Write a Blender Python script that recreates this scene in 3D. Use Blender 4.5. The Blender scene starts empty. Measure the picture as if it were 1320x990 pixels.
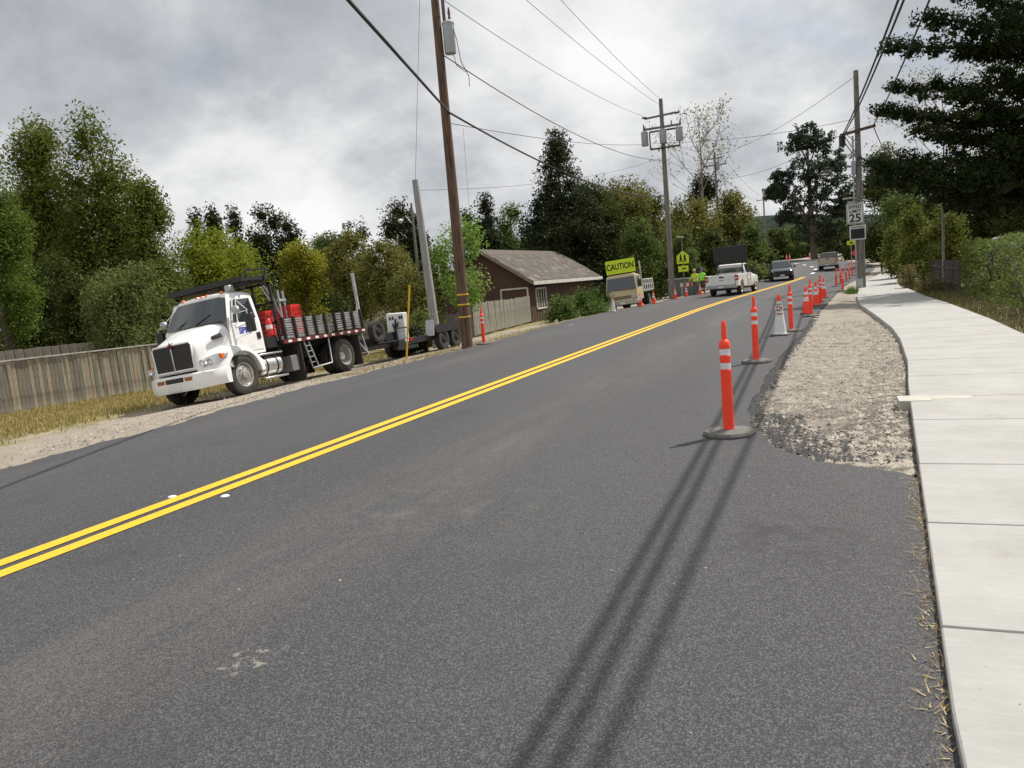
import bpy, bmesh, math, random
import numpy as np
from mathutils import Vector, Matrix, Euler

# ------------------------------------------------------------------ camera
SC = bpy.context.scene
COL = SC.collection
H = 1.65; F = 990.0; ROLL = math.radians(5.0)
PITCH = math.radians(7.105); YAW = math.radians(23.092)
cr, sr = math.cos(ROLL), math.sin(ROLL)
cam = bpy.data.cameras.new('camera'); camo = bpy.data.objects.new('camera', cam); COL.objects.link(camo)
cam.sensor_width = 36.0; cam.lens = 36.0 * F / 1320.0; cam.clip_start = 0.05; cam.clip_end = 5000
hx, hy = -math.sin(YAW), math.cos(YAW)
FW = Vector((hx * math.cos(PITCH), hy * math.cos(PITCH), -math.sin(PITCH)))
RT = Vector((hy, -hx, 0)); DN = FW.cross(RT)
if DN.z > 0: DN = -DN
CX = RT * cr + DN * sr; CD = -RT * sr + DN * cr
m = Matrix((CX, -CD, -FW)).transposed().to_4x4(); m.translation = (0, 0, H)
camo.matrix_world = m
SC.camera = camo
SC.render.resolution_x = 1024; SC.render.resolution_y = 768
SC.view_settings.view_transform = 'Standard'; SC.view_settings.look = 'None'
SC.view_settings.gamma = 1.0; SC.view_settings.use_curve_mapping = False
SC.view_settings.exposure = 0.06

# ------------------------------------------------------------------ sky and sun
SUN_EL = math.radians(56); SX, SY = 0.62, 0.785
w = bpy.data.worlds.new('World'); SC.world = w; w.use_nodes = True
N = w.node_tree.nodes; L = w.node_tree.links; N.clear()
def nd(t, **k):
    n = N.new(t)
    for a, b in k.items(): setattr(n, a, b)
    return n
sky = nd('ShaderNodeTexSky', sky_type='NISHITA'); sky.sun_disc = False
sky.sun_elevation = SUN_EL; sky.sun_rotation = math.atan2(SX, SY)
tc = nd('ShaderNodeTexCoord'); sep = nd('ShaderNodeSeparateXYZ'); L.new(tc.outputs['Generated'], sep.inputs[0])
def mth(op, a, b=None, c=None):
    n = nd('ShaderNodeMath', operation=op)
    for i, v in enumerate((a, b, c)):
        if v is None: continue
        if isinstance(v, (int, float)): n.inputs[i].default_value = v
        else: L.new(v, n.inputs[i])
    return n.outputs[0]
zc = mth('ADD', mth('MAXIMUM', sep.outputs[2], 0.0), 0.55)
cmb = nd('ShaderNodeCombineXYZ'); L.new(mth('DIVIDE', sep.outputs[0], zc), cmb.inputs[0]); L.new(mth('DIVIDE', sep.outputs[1], zc), cmb.inputs[1])
cmb.inputs[2].default_value = 3.7
nz = nd('ShaderNodeTexNoise'); nz.inputs['Scale'].default_value = 2.0; nz.inputs['Detail'].default_value = 9; nz.inputs['Roughness'].default_value = 0.58; nz.inputs['Distortion'].default_value = 0.15
L.new(cmb.outputs[0], nz.inputs['Vector'])
rp = nd('ShaderNodeValToRGB'); L.new(nz.outputs[0], rp.inputs[0])
e = rp.color_ramp.elements
e[0].position = 0.32; e[0].color = (3.9, 4.1, 4.45, 1)
e[1].position = 0.64; e[1].color = (9.3, 9.3, 9.3, 1)
for p, cc in ((0.42, (5.2, 5.4, 5.7)), (0.48, (6.6, 6.7, 6.85)), (0.55, (8.1, 8.15, 8.2))):
    q = e.new(p); q.color = (*cc, 1)
nz2 = nd('ShaderNodeTexNoise'); nz2.inputs['Scale'].default_value = 3.0; nz2.inputs['Detail'].default_value = 5
L.new(cmb.outputs[0], nz2.inputs['Vector'])
gap = nd('ShaderNodeMapRange'); L.new(nz2.outputs[0], gap.inputs[0])
gap.inputs[1].default_value = 0.62; gap.inputs[2].default_value = 0.82; gap.inputs[3].default_value = 0.0; gap.inputs[4].default_value = 0.6
mx = nd('ShaderNodeMix', data_type='RGBA'); L.new(gap.outputs[0], mx.inputs[0]); L.new(rp.outputs[0], mx.inputs[6]); L.new(sky.outputs[0], mx.inputs[7])
bg = nd('ShaderNodeBackground'); bg.inputs[1].default_value = 0.1; L.new(mx.outputs[2], bg.inputs[0])
wo = nd('ShaderNodeOutputWorld'); L.new(bg.outputs[0], wo.inputs[0])
sl = bpy.data.lights.new('sun', 'SUN'); sl.energy = 5.0; sl.angle = math.radians(0.55); sl.color = (1, 0.95, 0.87)
so = bpy.data.objects.new('sun', sl); COL.objects.link(so)
sd = Vector((SX * math.cos(SUN_EL), SY * math.cos(SUN_EL), math.sin(SUN_EL)))
so.rotation_euler = sd.to_track_quat('Z', 'Y').to_euler(); so.location = (20, 30, 60)

# ------------------------------------------------------------------ measuring rays (photograph measurements -> places)
def ray(px, py):
    dx, dy = px - 660.0, py - 495.0
    return CX * (dx / F) + CD * (dy / F) + FW
def G(px, py, z=0.0):
    r = ray(px, py); t = (z - H) / r.z; return Vector((r.x * t, r.y * t, z))
def AT(px, py, D):
    r = ray(px, py); t = D / (r.x * hx + r.y * hy); return Vector((r.x * t, r.y * t, H + r.z * t))
def HIT(px, py, p, n):
    r = ray(px, py); o = Vector((0, 0, H)); t = (Vector(p) - o).dot(n) / r.dot(n); return o + r * t

# ------------------------------------------------------------------ helpers
def tag(o, label=None, cat=None, group=None, kind=None):
    if label: o['label'] = label
    if cat: o['category'] = cat
    if group: o['group'] = group
    if kind: o['kind'] = kind
    return o
def thing(name, label, cat, loc=(0, 0, 0), rz=0.0, group=None):
    o = bpy.data.objects.new(name, None); COL.objects.link(o); o.empty_display_size = 0.2
    o.location = loc; o.rotation_euler = (0, 0, rz)
    return tag(o, label, cat, group)
def copy_tree(o, parent=None):
    c = o.copy(); COL.objects.link(c)
    if parent: c.parent = parent
    for ch in list(o.children): copy_tree(ch, c)
    return c
class MB:
    def __init__(s): s.v = []; s.f = []
    def add(s, vs, fs):
        b = len(s.v); s.v += [tuple(v) for v in vs]; s.f += [tuple(i + b for i in f) for f in fs]; return s
    def bx(s, x0, x1, y0, y1, z0, z1):
        return s.add([(x0,y0,z0),(x1,y0,z0),(x1,y1,z0),(x0,y1,z0),(x0,y0,z1),(x1,y0,z1),(x1,y1,z1),(x0,y1,z1)],
                     [(0,3,2,1),(4,5,6,7),(0,1,5,4),(1,2,6,5),(2,3,7,6),(3,0,4,7)])
    def tube(s, pts, r, n=8, caps=True):
        pts = [Vector(p) for p in pts]; k = len(pts)
        rs = r if isinstance(r, (list, tuple)) else [r] * k
        b = len(s.v); up = None
        for i, p in enumerate(pts):
            d = (pts[min(i+1, k-1)] - pts[max(i-1, 0)]).normalized()
            if up is None: up = Vector((0, 0, 1)) if abs(d.z) < 0.9 else Vector((1, 0, 0))
            a = up - d * up.dot(d)
            if a.length < 1e-4: a = d.orthogonal()
            a.normalize(); c = d.cross(a); up = a
            for j in range(n):
                t = 2 * math.pi * j / n
                s.v.append(tuple(p + (a * math.cos(t) + c * math.sin(t)) * rs[i]))
        for i in range(k - 1):
            for j in range(n):
                q = (j + 1) % n
                s.f.append((b+i*n+j, b+i*n+q, b+(i+1)*n+q, b+(i+1)*n+j))
        if caps:
            s.f.append(tuple(b + j for j in range(n))[::-1]); s.f.append(tuple(b+(k-1)*n+j for j in range(n)))
        return s
    def bar(s, p0, p1, wx, wy):      # square bar between two points
        p0, p1 = Vector(p0), Vector(p1); d = (p1 - p0).normalized()
        u = Vector((0, 0, 1)) if abs(d.z) < 0.9 else Vector((1, 0, 0))
        a = d.cross(u).normalized(); c = a.cross(d)
        vs = [p + a * sx * wx / 2 + c * sy * wy / 2 for p in (p0, p1) for sx, sy in ((-1,-1),(1,-1),(1,1),(-1,1))]
        return s.add(vs, [(0,1,2,3),(7,6,5,4),(0,4,5,1),(1,5,6,2),(2,6,7,3),(3,7,4,0)])
    def lathe(s, prof, n=20, c=(0,0,0), ax='z', caps=True):
        b = len(s.v); k = len(prof)
        for r, h in prof:
            for j in range(n):
                t = 2 * math.pi * j / n; a, q = r * math.cos(t), r * math.sin(t)
                v = (a, q, h) if ax == 'z' else ((q, h, a) if ax == 'y' else (h, a, q))
                s.v.append((v[0]+c[0], v[1]+c[1], v[2]+c[2]))
        for i in range(k - 1):
            for j in range(n):
                q = (j + 1) % n
                s.f.append((b+i*n+j, b+i*n+q, b+(i+1)*n+q, b+(i+1)*n+j))
        if caps:
            if prof[0][0] > 1e-5: s.f.append(tuple(b + j for j in range(n))[::-1])
            if prof[-1][0] > 1e-5: s.f.append(tuple(b+(k-1)*n+j for j in range(n)))
        return s
    def loft(s, rings, caps=True, closed=True):
        b = len(s.v); n = len(rings[0]); k = len(rings)
        for r in rings: s.v += [tuple(p) for p in r]
        for i in range(k - 1):
            for j in range(n if closed else n - 1):
                q = (j + 1) % n
                s.f.append((b+i*n+j, b+i*n+q, b+(i+1)*n+q, b+(i+1)*n+j))
        if caps:
            s.f.append(tuple(b + j for j in range(n))[::-1]); s.f.append(tuple(b+(k-1)*n+j for j in range(n)))
        return s
    def prism(s, poly, y0, y1):      # xz polygon extruded along y
        return s.loft([[(x, y0, z) for x, z in poly], [(x, y1, z) for x, z in poly]])
    def build(s, name, mat, parent=None, smooth=None, bevel=0, seg=2, loc=None):
        me = bpy.data.meshes.new(name); me.from_pydata(s.v, [], s.f)
        bm = bmesh.new(); bm.from_mesh(me); bmesh.ops.recalc_face_normals(bm, faces=bm.faces); bm.to_mesh(me); bm.free()
        me.materials.append(mat)
        if smooth:
            me.polygons.foreach_set('use_smooth', [True] * len(me.polygons)); me.set_sharp_from_angle(angle=math.radians(smooth))
        o = bpy.data.objects.new(name, me); COL.objects.link(o)
        if parent: o.parent = parent
        if loc is not None: o.location = loc
        if bevel:
            md = o.modifiers.new('bevel', 'BEVEL'); md.width = bevel; md.segments = seg; md.limit_method = 'ANGLE'; md.angle_limit = math.radians(40)
            me.polygons.foreach_set('use_smooth', [True] * len(me.polygons)); me.set_sharp_from_angle(angle=math.radians(smooth or 35))
        return o
def meshobj(name, me, mat, parent=None):
    me.materials.append(mat); o = bpy.data.objects.new(name, me); COL.objects.link(o)
    if parent: o.parent = parent
    return o
def text_mesh(name, s, size, mat, parent, M, bold=0.0, sx=1.0):
    cu = bpy.data.curves.new(name, 'FONT'); cu.body = s; cu.size = size; cu.align_x = 'CENTER'; cu.align_y = 'CENTER'; cu.extrude = 0.004; cu.offset = bold
    to = bpy.data.objects.new('tmp_text', cu); COL.objects.link(to)
    bpy.context.view_layer.update()
    me = bpy.data.meshes.new_from_object(to.evaluated_get(bpy.context.evaluated_depsgraph_get()))
    bpy.data.objects.remove(to); me.name = name
    me.transform(Matrix.Diagonal((sx, 1, 1, 1))); me.transform(M); me.materials.clear()
    return meshobj(name, me, mat, parent)

# ------------------------------------------------------------------ materials
MATS = {}
def pm(name, col, rough=0.6, metal=0.0, var=0.0, scale=4.0, bump=0.0, bscale=40.0, coat=0.0, col2=None, stretch=None, spec=0.5, emit=None, thr=None, alpha=None):
    if name in MATS: return MATS[name]
    mt = bpy.data.materials.new(name); mt.use_nodes = True; nt = mt.node_tree; b = nt.nodes['Principled BSDF']
    b.inputs['Base Color'].default_value = (*col, 1); b.inputs['Roughness'].default_value = rough; b.inputs['Metallic'].default_value = metal
    b.inputs['Coat Weight'].default_value = coat; b.inputs['Specular IOR Level'].default_value = spec
    if emit: b.inputs['Emission Color'].default_value = (*emit[:3], 1); b.inputs['Emission Strength'].default_value = emit[3]
    if var or col2 or bump:
        t = nt.nodes.new('ShaderNodeTexCoord'); mp = nt.nodes.new('ShaderNodeMapping'); nt.links.new(t.outputs['Object'], mp.inputs[0])
        if stretch: mp.inputs['Scale'].default_value = stretch
    if var or col2:
        n = nt.nodes.new('ShaderNodeTexNoise'); n.inputs['Scale'].default_value = scale; n.inputs['Detail'].default_value = 6; n.inputs['Roughness'].default_value = 0.65
        nt.links.new(mp.outputs[0], n.inputs['Vector'])
        r = nt.nodes.new('ShaderNodeValToRGB'); nt.links.new(n.outputs[0], r.inputs[0])
        lo, hi = thr or (0.32, 0.68)
        r.color_ramp.elements[0].position = lo; r.color_ramp.elements[1].position = hi
        a = col2 or tuple(c * (1 - var) for c in col); c1 = col if col2 else tuple(min(1, c * (1 + var)) for c in col)
        r.color_ramp.elements[0].color = (*a, 1); r.color_ramp.elements[1].color = (*c1, 1)
        nt.links.new(r.outputs[0], b.inputs['Base Color'])
    if bump:
        n2 = nt.nodes.new('ShaderNodeTexNoise'); n2.inputs['Scale'].default_value = bscale; n2.inputs['Detail'].default_value = 5
        nt.links.new(mp.outputs[0], n2.inputs['Vector'])
        bp = nt.nodes.new('ShaderNodeBump'); bp.inputs['Strength'].default_value = bump; bp.inputs['Distance'].default_value = 0.02
        nt.links.new(n2.outputs[0], bp.inputs['Height']); nt.links.new(bp.outputs[0], b.inputs['Normal'])
    MATS[name] = mt; return mt
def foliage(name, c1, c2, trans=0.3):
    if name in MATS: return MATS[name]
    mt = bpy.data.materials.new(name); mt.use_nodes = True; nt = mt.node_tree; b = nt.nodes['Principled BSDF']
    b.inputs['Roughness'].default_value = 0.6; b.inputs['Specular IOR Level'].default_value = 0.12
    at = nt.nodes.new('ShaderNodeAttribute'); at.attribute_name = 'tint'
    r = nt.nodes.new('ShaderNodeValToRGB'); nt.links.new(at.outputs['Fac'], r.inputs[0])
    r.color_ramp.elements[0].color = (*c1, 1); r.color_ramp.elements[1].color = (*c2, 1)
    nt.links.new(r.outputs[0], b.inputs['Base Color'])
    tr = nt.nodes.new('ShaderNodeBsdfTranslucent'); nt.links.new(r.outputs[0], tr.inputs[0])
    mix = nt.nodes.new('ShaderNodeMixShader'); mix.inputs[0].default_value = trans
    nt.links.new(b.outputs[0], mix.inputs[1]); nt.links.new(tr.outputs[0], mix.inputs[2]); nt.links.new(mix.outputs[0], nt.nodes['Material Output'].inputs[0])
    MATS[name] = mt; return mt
M_white = pm('white_paint', (0.80, 0.80, 0.79), 0.3, coat=0.4, col2=(0.58, 0.56, 0.52), thr=(.22, .46), scale=3.5)
M_black = pm('black_metal', (0.016, 0.016, 0.017), 0.45, var=0.3, scale=6)
M_rubber = pm('tyre_rubber', (0.022, 0.021, 0.020), 0.85, col2=(0.05, 0.045, 0.038), scale=5, bump=0.3, bscale=30)
M_chrome = pm('chrome', (0.75, 0.75, 0.76), 0.18, 1.0)
M_alu = pm('aluminium', (0.62, 0.62, 0.62), 0.35, 0.9, var=0.12, scale=8)
M_steel = pm('galvanised_steel', (0.42, 0.43, 0.44), 0.5, 0.6, var=0.15, scale=10)
M_glass = pm('dark_glass', (0.022, 0.030, 0.032), 0.04, spec=0.8, coat=0.6)
M_clear = pm('lamp_lens', (0.55, 0.57, 0.6), 0.08, 0.5, coat=1.0)
M_amber = pm('amber_lens', (0.75, 0.16, 0.02), 0.25, coat=0.8)
M_redlens = pm('red_lens', (0.45, 0.01, 0.012), 0.2, coat=0.8)
M_orange = pm('safety_orange', (1.0, 0.062, 0.022), 0.5, col2=(0.80, 0.055, 0.025), thr=(.25, .45), scale=9, bump=.15, bscale=30)
M_refl = pm('reflective_band', (0.72, 0.70, 0.72), 0.35, var=0.08, scale=30)
M_base = pm('recycled_rubber_base', (0.10, 0.098, 0.09), 0.85, col2=(0.17, 0.165, 0.15), scale=8)
M_wood = pm('pole_wood', (0.16, 0.095, 0.055), 0.85, col2=(0.045, 0.028, 0.02), scale=3.5, stretch=(6, 6, 0.5), bump=0.7, bscale=9, thr=(0.35, 0.62))
M_woodgrey = pm('weathered_pole', (0.27, 0.25, 0.22), 0.85, col2=(0.10, 0.09, 0.078), scale=4, stretch=(6, 6, 0.4), bump=0.5, bscale=9)
M_plank = pm('weathered_plank', (0.34, 0.30, 0.25), 0.9, col2=(0.11, 0.09, 0.072), scale=5, stretch=(8, 8, 0.7), bump=0.5, bscale=12)
M_plankpale = pm('pale_plank', (0.52, 0.46, 0.34), 0.9, col2=(0.20, 0.16, 0.12), scale=5, stretch=(8, 8, 0.7), bump=0.5, bscale=12)
M_plankgreen = pm('mossy_plank', (0.30, 0.28, 0.23), 0.9, col2=(0.12, 0.13, 0.10), scale=3, stretch=(7, 7, 0.6), bump=0.5, bscale=12)
M_siding = pm('brown_siding', (0.085, 0.045, 0.035), 0.85, var=0.2, scale=3)
M_trim = pm('white_trim', (0.72, 0.70, 0.65), 0.7, col2=(0.45, 0.42, 0.36), scale=5)
M_shingle = pm('wood_shingle', (0.20, 0.17, 0.145), 0.9, col2=(0.085, 0.072, 0.062), scale=9, bump=0.5, bscale=25)
M_bark = pm('bark', (0.14, 0.10, 0.075), 0.9, col2=(0.06, 0.045, 0.035), scale=5, bump=0.6, bscale=14)
M_barkpale = pm('pale_bark', (0.34, 0.30, 0.26), 0.9, col2=(0.16, 0.13, 0.11), scale=4, bump=0.4, bscale=14)
M_wire = pm('cable', (0.016, 0.016, 0.018), 0.6, var=0.2)
M_lime = pm('fluorescent_yellow_green', (0.62, 0.78, 0.02), 0.5, var=0.04)
M_ink = pm('black_print', (0.012, 0.012, 0.012), 0.6, var=0.2)
M_signw = pm('sign_white', (0.70, 0.70, 0.68), 0.45, var=0.06, scale=9)
M_red = pm('red_plastic', (0.62, 0.03, 0.025), 0.4, var=0.12, scale=6)
M_blue = pm('blue_print', (0.03, 0.05, 0.38), 0.5, var=0.1)
M_yellow = pm('yellow_plastic', (0.72, 0.42, 0.03), 0.5, var=0.15)
M_beige = pm('beige_paint', (0.52, 0.43, 0.25), 0.35, coat=0.3, var=0.06)
M_greybox = pm('grey_enamel', (0.36, 0.38, 0.40), 0.45, 0.2, var=0.08)
M_ceramic = pm('brown_ceramic', (0.10, 0.045, 0.05), 0.3, var=0.1)

# ------------------------------------------------------------------ ground
def rise(y):
    y = np.asarray(y, float); a = np.clip(y - 45, 0, 25); b = np.clip(y - 70, 0, 90)
    return 0.0006 * a * a + 0.029 * b
YS = [-60, 35, 45, 55, 68, 78, 90, 110, 130, 150, 180, 240]; XO = [0, 0, .3, 1.1, 2.9, 3.9, 3.7, 1.2, -4.5, -14, -34, -80]
_yy = np.arange(-60, 241, 0.5); _xx = np.interp(_yy, YS, XO)
_k = np.hanning(25); _k /= _k.sum(); _pad = np.pad(_xx, 12, mode='edge'); _xs = np.convolve(_pad, _k, 'valid')
def xoff(y): return np.interp(y, _yy, _xs)
LE_Y = [-60, 8, 12, 20, 26, 31, 40, 48, 56, 240]; LE_X = [-9.5, -9.5, -10.0, -10.05, -10.3, -10.8, -10.8, -10.4, -10.2, -10.2]
def left_edge(y): return np.interp(y, LE_Y, LE_X) + xoff(y)
RE_Y = [-60, 6.2, 6.35, 6.75, 7.2, 8.3, 9.7, 14, 18, 25, 28, 35, 40, 44, 60, 240]; RE_X = [.47, .52, .50, -.18, -.52, -.86, -.98, -.95, -.79, -.6, -.43, -.15, .05, .25, .0, .0]
def right_edge(y): return np.interp(y, RE_Y, RE_X) + np.where(np.asarray(y) > 44, xoff(y) - xoff(44.), 0)
SE_Y = [-60, 2.6, 6.3, 10.5, 12.8, 16.3, 19, 23.5, 29.5, 36, 41.5, 48, 240]; SE_X = [.15, .32, .55, .81, .99, 1.14, 1.17, 1.04, .82, .9, 1.14, 1.3, 1.5]
def walk_edge(y): return np.interp(y, SE_Y, SE_X) + np.where(np.asarray(y) > 48, xoff(y) - xoff(48.), 0)
def walk_right(y): return np.interp(y, [-60, 10, 16, 20, 27, 32, 45, 240], [2.6, 2.9, 3.1, 3.2, 3.2, 3.1, 3.2, 3.4]) + np.where(np.asarray(y) > 48, xoff(y) - xoff(48.), 0)
PX = [-400, -60, -18, -14.6, -12.7, -10.2, -9.6, -8.5, 3.0, 4.2, 8, 60, 400]; PZ = [-.9, -.7, -.58, -.48, -.28, -.04, -.02, -.1, -.1, .02, .15, .6, 2]
def zg(x, y):
    xx = np.asarray(x, float); q = np.interp(xx - np.minimum(xoff(y), 4), PX, PZ)
    return q + rise(y)
rng = np.random.default_rng(7); random.seed(7)
def grid(name, xs_fn, ys, nx, z_fn, mat, skirt=0.0, jitter=None):
    vs = []; ny = len(ys)
    for y in ys:
        for x in xs_fn(y): vs.append((x, y, float(z_fn(x, y))))
    fs = [(i*nx+j, i*nx+j+1, (i+1)*nx+j+1, (i+1)*nx+j) for i in range(ny-1) for j in range(nx-1)]
    if skirt:
        b = len(vs)
        for i in range(ny):
            for j in (0, nx-1): x, y, z = vs[i*nx+j]; vs.append((x, y, z - skirt))
        for i in range(ny-1):
            fs.append((i*nx, (i+1)*nx, b+(i+1)*2, b+i*2)); fs.append((i*nx+nx-1, b+i*2+1, b+(i+1)*2+1, (i+1)*nx+nx-1))
    me = bpy.data.meshes.new(name); me.from_pydata(vs, [], fs)
    me.polygons.foreach_set('use_smooth', [True]*len(me.polygons)); me.set_sharp_from_angle(angle=math.radians(40))
    return tag(meshobj(name, me, mat), kind='structure')
class NT:       # small node helper for the larger surface materials
    def __init__(s, name, rough=0.85):
        s.m = bpy.data.materials.new(name); s.m.use_nodes = True; s.t = s.m.node_tree; s.b = s.t.nodes['Principled BSDF']
        s.b.inputs['Roughness'].default_value = rough
        s.co = s.t.nodes.new('ShaderNodeTexCoord').outputs['Object']
    def noise(s, scale, detail=5, rough=0.6, stretch=None, typ='noise'):
        mp = s.t.nodes.new('ShaderNodeMapping'); s.t.links.new(s.co, mp.inputs[0])
        if stretch: mp.inputs['Scale'].default_value = stretch
        if typ == 'vor':
            n = s.t.nodes.new('ShaderNodeTexVoronoi'); n.inputs['Scale'].default_value = scale; s.t.links.new(mp.outputs[0], n.inputs['Vector']); return n
        n = s.t.nodes.new('ShaderNodeTexNoise'); n.inputs['Scale'].default_value = scale; n.inputs['Detail'].default_value = detail; n.inputs['Roughness'].default_value = rough
        s.t.links.new(mp.outputs[0], n.inputs['Vector']); return n.outputs[0]
    def rng(s, v, a, b, c=0.0, d=1.0):
        n = s.t.nodes.new('ShaderNodeMapRange'); s.t.links.new(v, n.inputs[0])
        for i, k in enumerate((a, b, c, d)): n.inputs[i+1].default_value = k
        return n.outputs[0]
    def mix(s, f, a, b, mode='MIX'):
        n = s.t.nodes.new('ShaderNodeMix'); n.data_type = 'RGBA'; n.blend_type = mode
        for i, v in ((0, f), (6, a), (7, b)):
            if isinstance(v, (int, float)): n.inputs[i].default_value = v
            elif isinstance(v, tuple): n.inputs[i].default_value = (*v, 1)
            else: s.t.links.new(v, n.inputs[i])
        return n.outputs[2]
    def math(s, op, a, b):
        n = s.t.nodes.new('ShaderNodeMath'); n.operation = op
        for i, v in enumerate((a, b)):
            if isinstance(v, (int, float)): n.inputs[i].default_value = v
            else: s.t.links.new(v, n.inputs[i])
        return n.outputs[0]
    def xyz(s):
        n = s.t.nodes.new('ShaderNodeSeparateXYZ'); s.t.links.new(s.co, n.inputs[0]); return n.outputs
    def bump(s, h, st, dist=0.02):
        n = s.t.nodes.new('ShaderNodeBump'); n.inputs['Strength'].default_value = st; n.inputs['Distance'].default_value = dist
        s.t.links.new(h, n.inputs['Height']); s.t.links.new(n.outputs[0], s.b.inputs['Normal'])
    def out(s, c): s.t.links.new(c, s.b.inputs['Base Color']); return s.m
# asphalt
a = NT('asphalt', 0.74)
base = a.mix(a.rng(a.noise(0.5, 4, stretch=(1, .25, 1)), .3, .7), (0.029, 0.029, 0.032), (0.048, 0.048, 0.052))
X_ = a.xyz()[0]
tr1 = a.math('MULTIPLY', a.rng(a.math('ABSOLUTE', a.math('ADD', X_, 3.4), 0), 0.9, 0.1), a.rng(a.noise(1.1, 6, .7, stretch=(1.5, .22, 1)), .38, .68))
base = a.mix(a.math('MULTIPLY', tr1, 0.5), base, (0.16, 0.145, 0.12))
tr2 = a.math('MULTIPLY', a.rng(a.math('ABSOLUTE', a.math('ADD', X_, 8.7), 0), 1.5, 0.2), a.rng(a.noise(.8, 6, .7, stretch=(1.2, .12, 1)), .45, .8))
base = a.mix(a.math('MULTIPLY', tr2, 0.45), base, (0.15, 0.14, 0.12))
vo = a.noise(140, typ='vor'); sv_ = a.t.nodes.new('ShaderNodeSeparateColor'); a.t.links.new(vo.outputs['Color'], sv_.inputs[0]); fine = sv_.outputs[0]; fine2 = a.noise(120, 3, .7)
base = a.mix(a.rng(fine, .55, 1.0, 0, .75), base, (0.13, 0.13, 0.136)); base = a.mix(a.rng(fine, .45, 0, 0, .85), base, (0.020, 0.020, 0.022)); base = a.mix(a.rng(fine2, .45, .30, 0, .7), base, (0.014, 0.014, 0.016))
sp = a.noise(16, 2, .5); base = a.mix(a.rng(sp, .765, .79), base, (0.34, 0.31, 0.26))
pt = a.noise(.9, 3, .5); base = a.mix(a.rng(pt, .62, .72, 0, .5), base, (0.030, 0.030, 0.032))
def stain(px, py, rad, col, sc, lo, hi, st):
    global base
    c0 = G(px, py); vm = a.t.nodes.new('ShaderNodeVectorMath'); vm.operation = 'DISTANCE'; a.t.links.new(a.co, vm.inputs[0]); vm.inputs[1].default_value = (c0.x, c0.y, 0)
    f = a.math('MULTIPLY', a.rng(vm.outputs['Value'], rad, rad * .3), a.rng(a.noise(sc, 5, .65), lo, hi)); base = a.mix(a.math('MULTIPLY', f, st), base, col)
stain(322, 852, .2, (0.36, 0.33, 0.27), 16, .54, .62, .7); stain(1015, 690, .55, (0.022, 0.022, 0.024), 5, .45, .6, .8); stain(1120, 720, .5, (0.03, 0.03, 0.033), 6, .48, .62, .6); stain(560, 660, 1.2, (0.13, 0.12, 0.10), 4, .5, .7, .5)
a.bump(a.mix(.5, vo.outputs['Distance'], fine2), 0.6, 0.010); M_asph = a.out(base)
# ground left / right
g = NT('earth', 0.95)
XX, YY, ZZ = g.xyz()
dirt = g.mix(g.rng(g.noise(2.2, 7, .7), .3, .7), (0.20, 0.165, 0.125), (0.36, 0.31, 0.25)); dirt = g.mix(g.rng(g.noise(40, 4, .7), .45, .7, 0, .5), dirt, (0.42, 0.38, 0.32))
grass = g.mix(g.rng(g.noise(1.3, 6, .7), .35, .65), (0.09, 0.11, 0.03), (0.36, 0.27, 0.12))
edge = g.math('ADD', XX, g.rng(g.noise(.7, 5, .6), .2, .8, -1.8, 1.8))
lf = g.rng(edge, -14.6, -16.0); rf = g.rng(edge, 3.2, 4.4)
forest = g.mix(g.rng(g.noise(3, 6), .3, .7), (0.05, 0.045, 0.025), (0.11, 0.085, 0.05))
c = g.mix(lf, dirt, grass); c = g.mix(rf, c, forest); c = g.mix(g.rng(edge, -19.5, -23), c, forest)
g.bump(g.noise(14, 7, .7), .8, .05); M_earth = g.out(c)
ysg = np.concatenate([np.arange(-60, 0, 4.), np.arange(0, 40, .5), np.arange(40, 90, 1.5), np.arange(90, 240, 6), np.arange(240, 1500, 60)])
xsg = np.concatenate([np.linspace(-900, -60, 12), np.linspace(-55, -24, 10), np.arange(-22, 6, .4), np.linspace(6.5, 30, 16), np.linspace(40, 900, 14)])
bumps = {}
def z_earth(x, y):
    n = 0.0
    if -22 < x < -9.6: n = 0.022 * math.sin(x * 3.1 + math.sin(y * 1.3) * 2) * math.sin(y * 1.7 + x) + 0.012 * math.sin(x * 7.3 + y * 2.9)
    return zg(x, y) + n
grid('ground', lambda y: xsg, ysg, len(xsg), z_earth, M_earth)
# road sheet
ysr = np.concatenate([np.arange(-40, 4, 2.), np.arange(4, 12, .12), np.arange(12, 60, .4), np.arange(60, 200, 1.5)])
wob = lambda y: 0.03 * math.sin(y * 2.3) + 0.02 * math.sin(y * 7.1 + 1) + (0.012 * math.sin(y * 23))
def road_x(y):
    l = float(left_edge(y)) + wob(y) * 2; r = float(right_edge(y)) + (wob(y + 9) * .7 if y > 6.6 else 0)
    return np.linspace(l, r, 16)
grid('road', road_x, ysr, 16, lambda x, y: float(rise(y)), M_asph, skirt=0.16)
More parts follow.
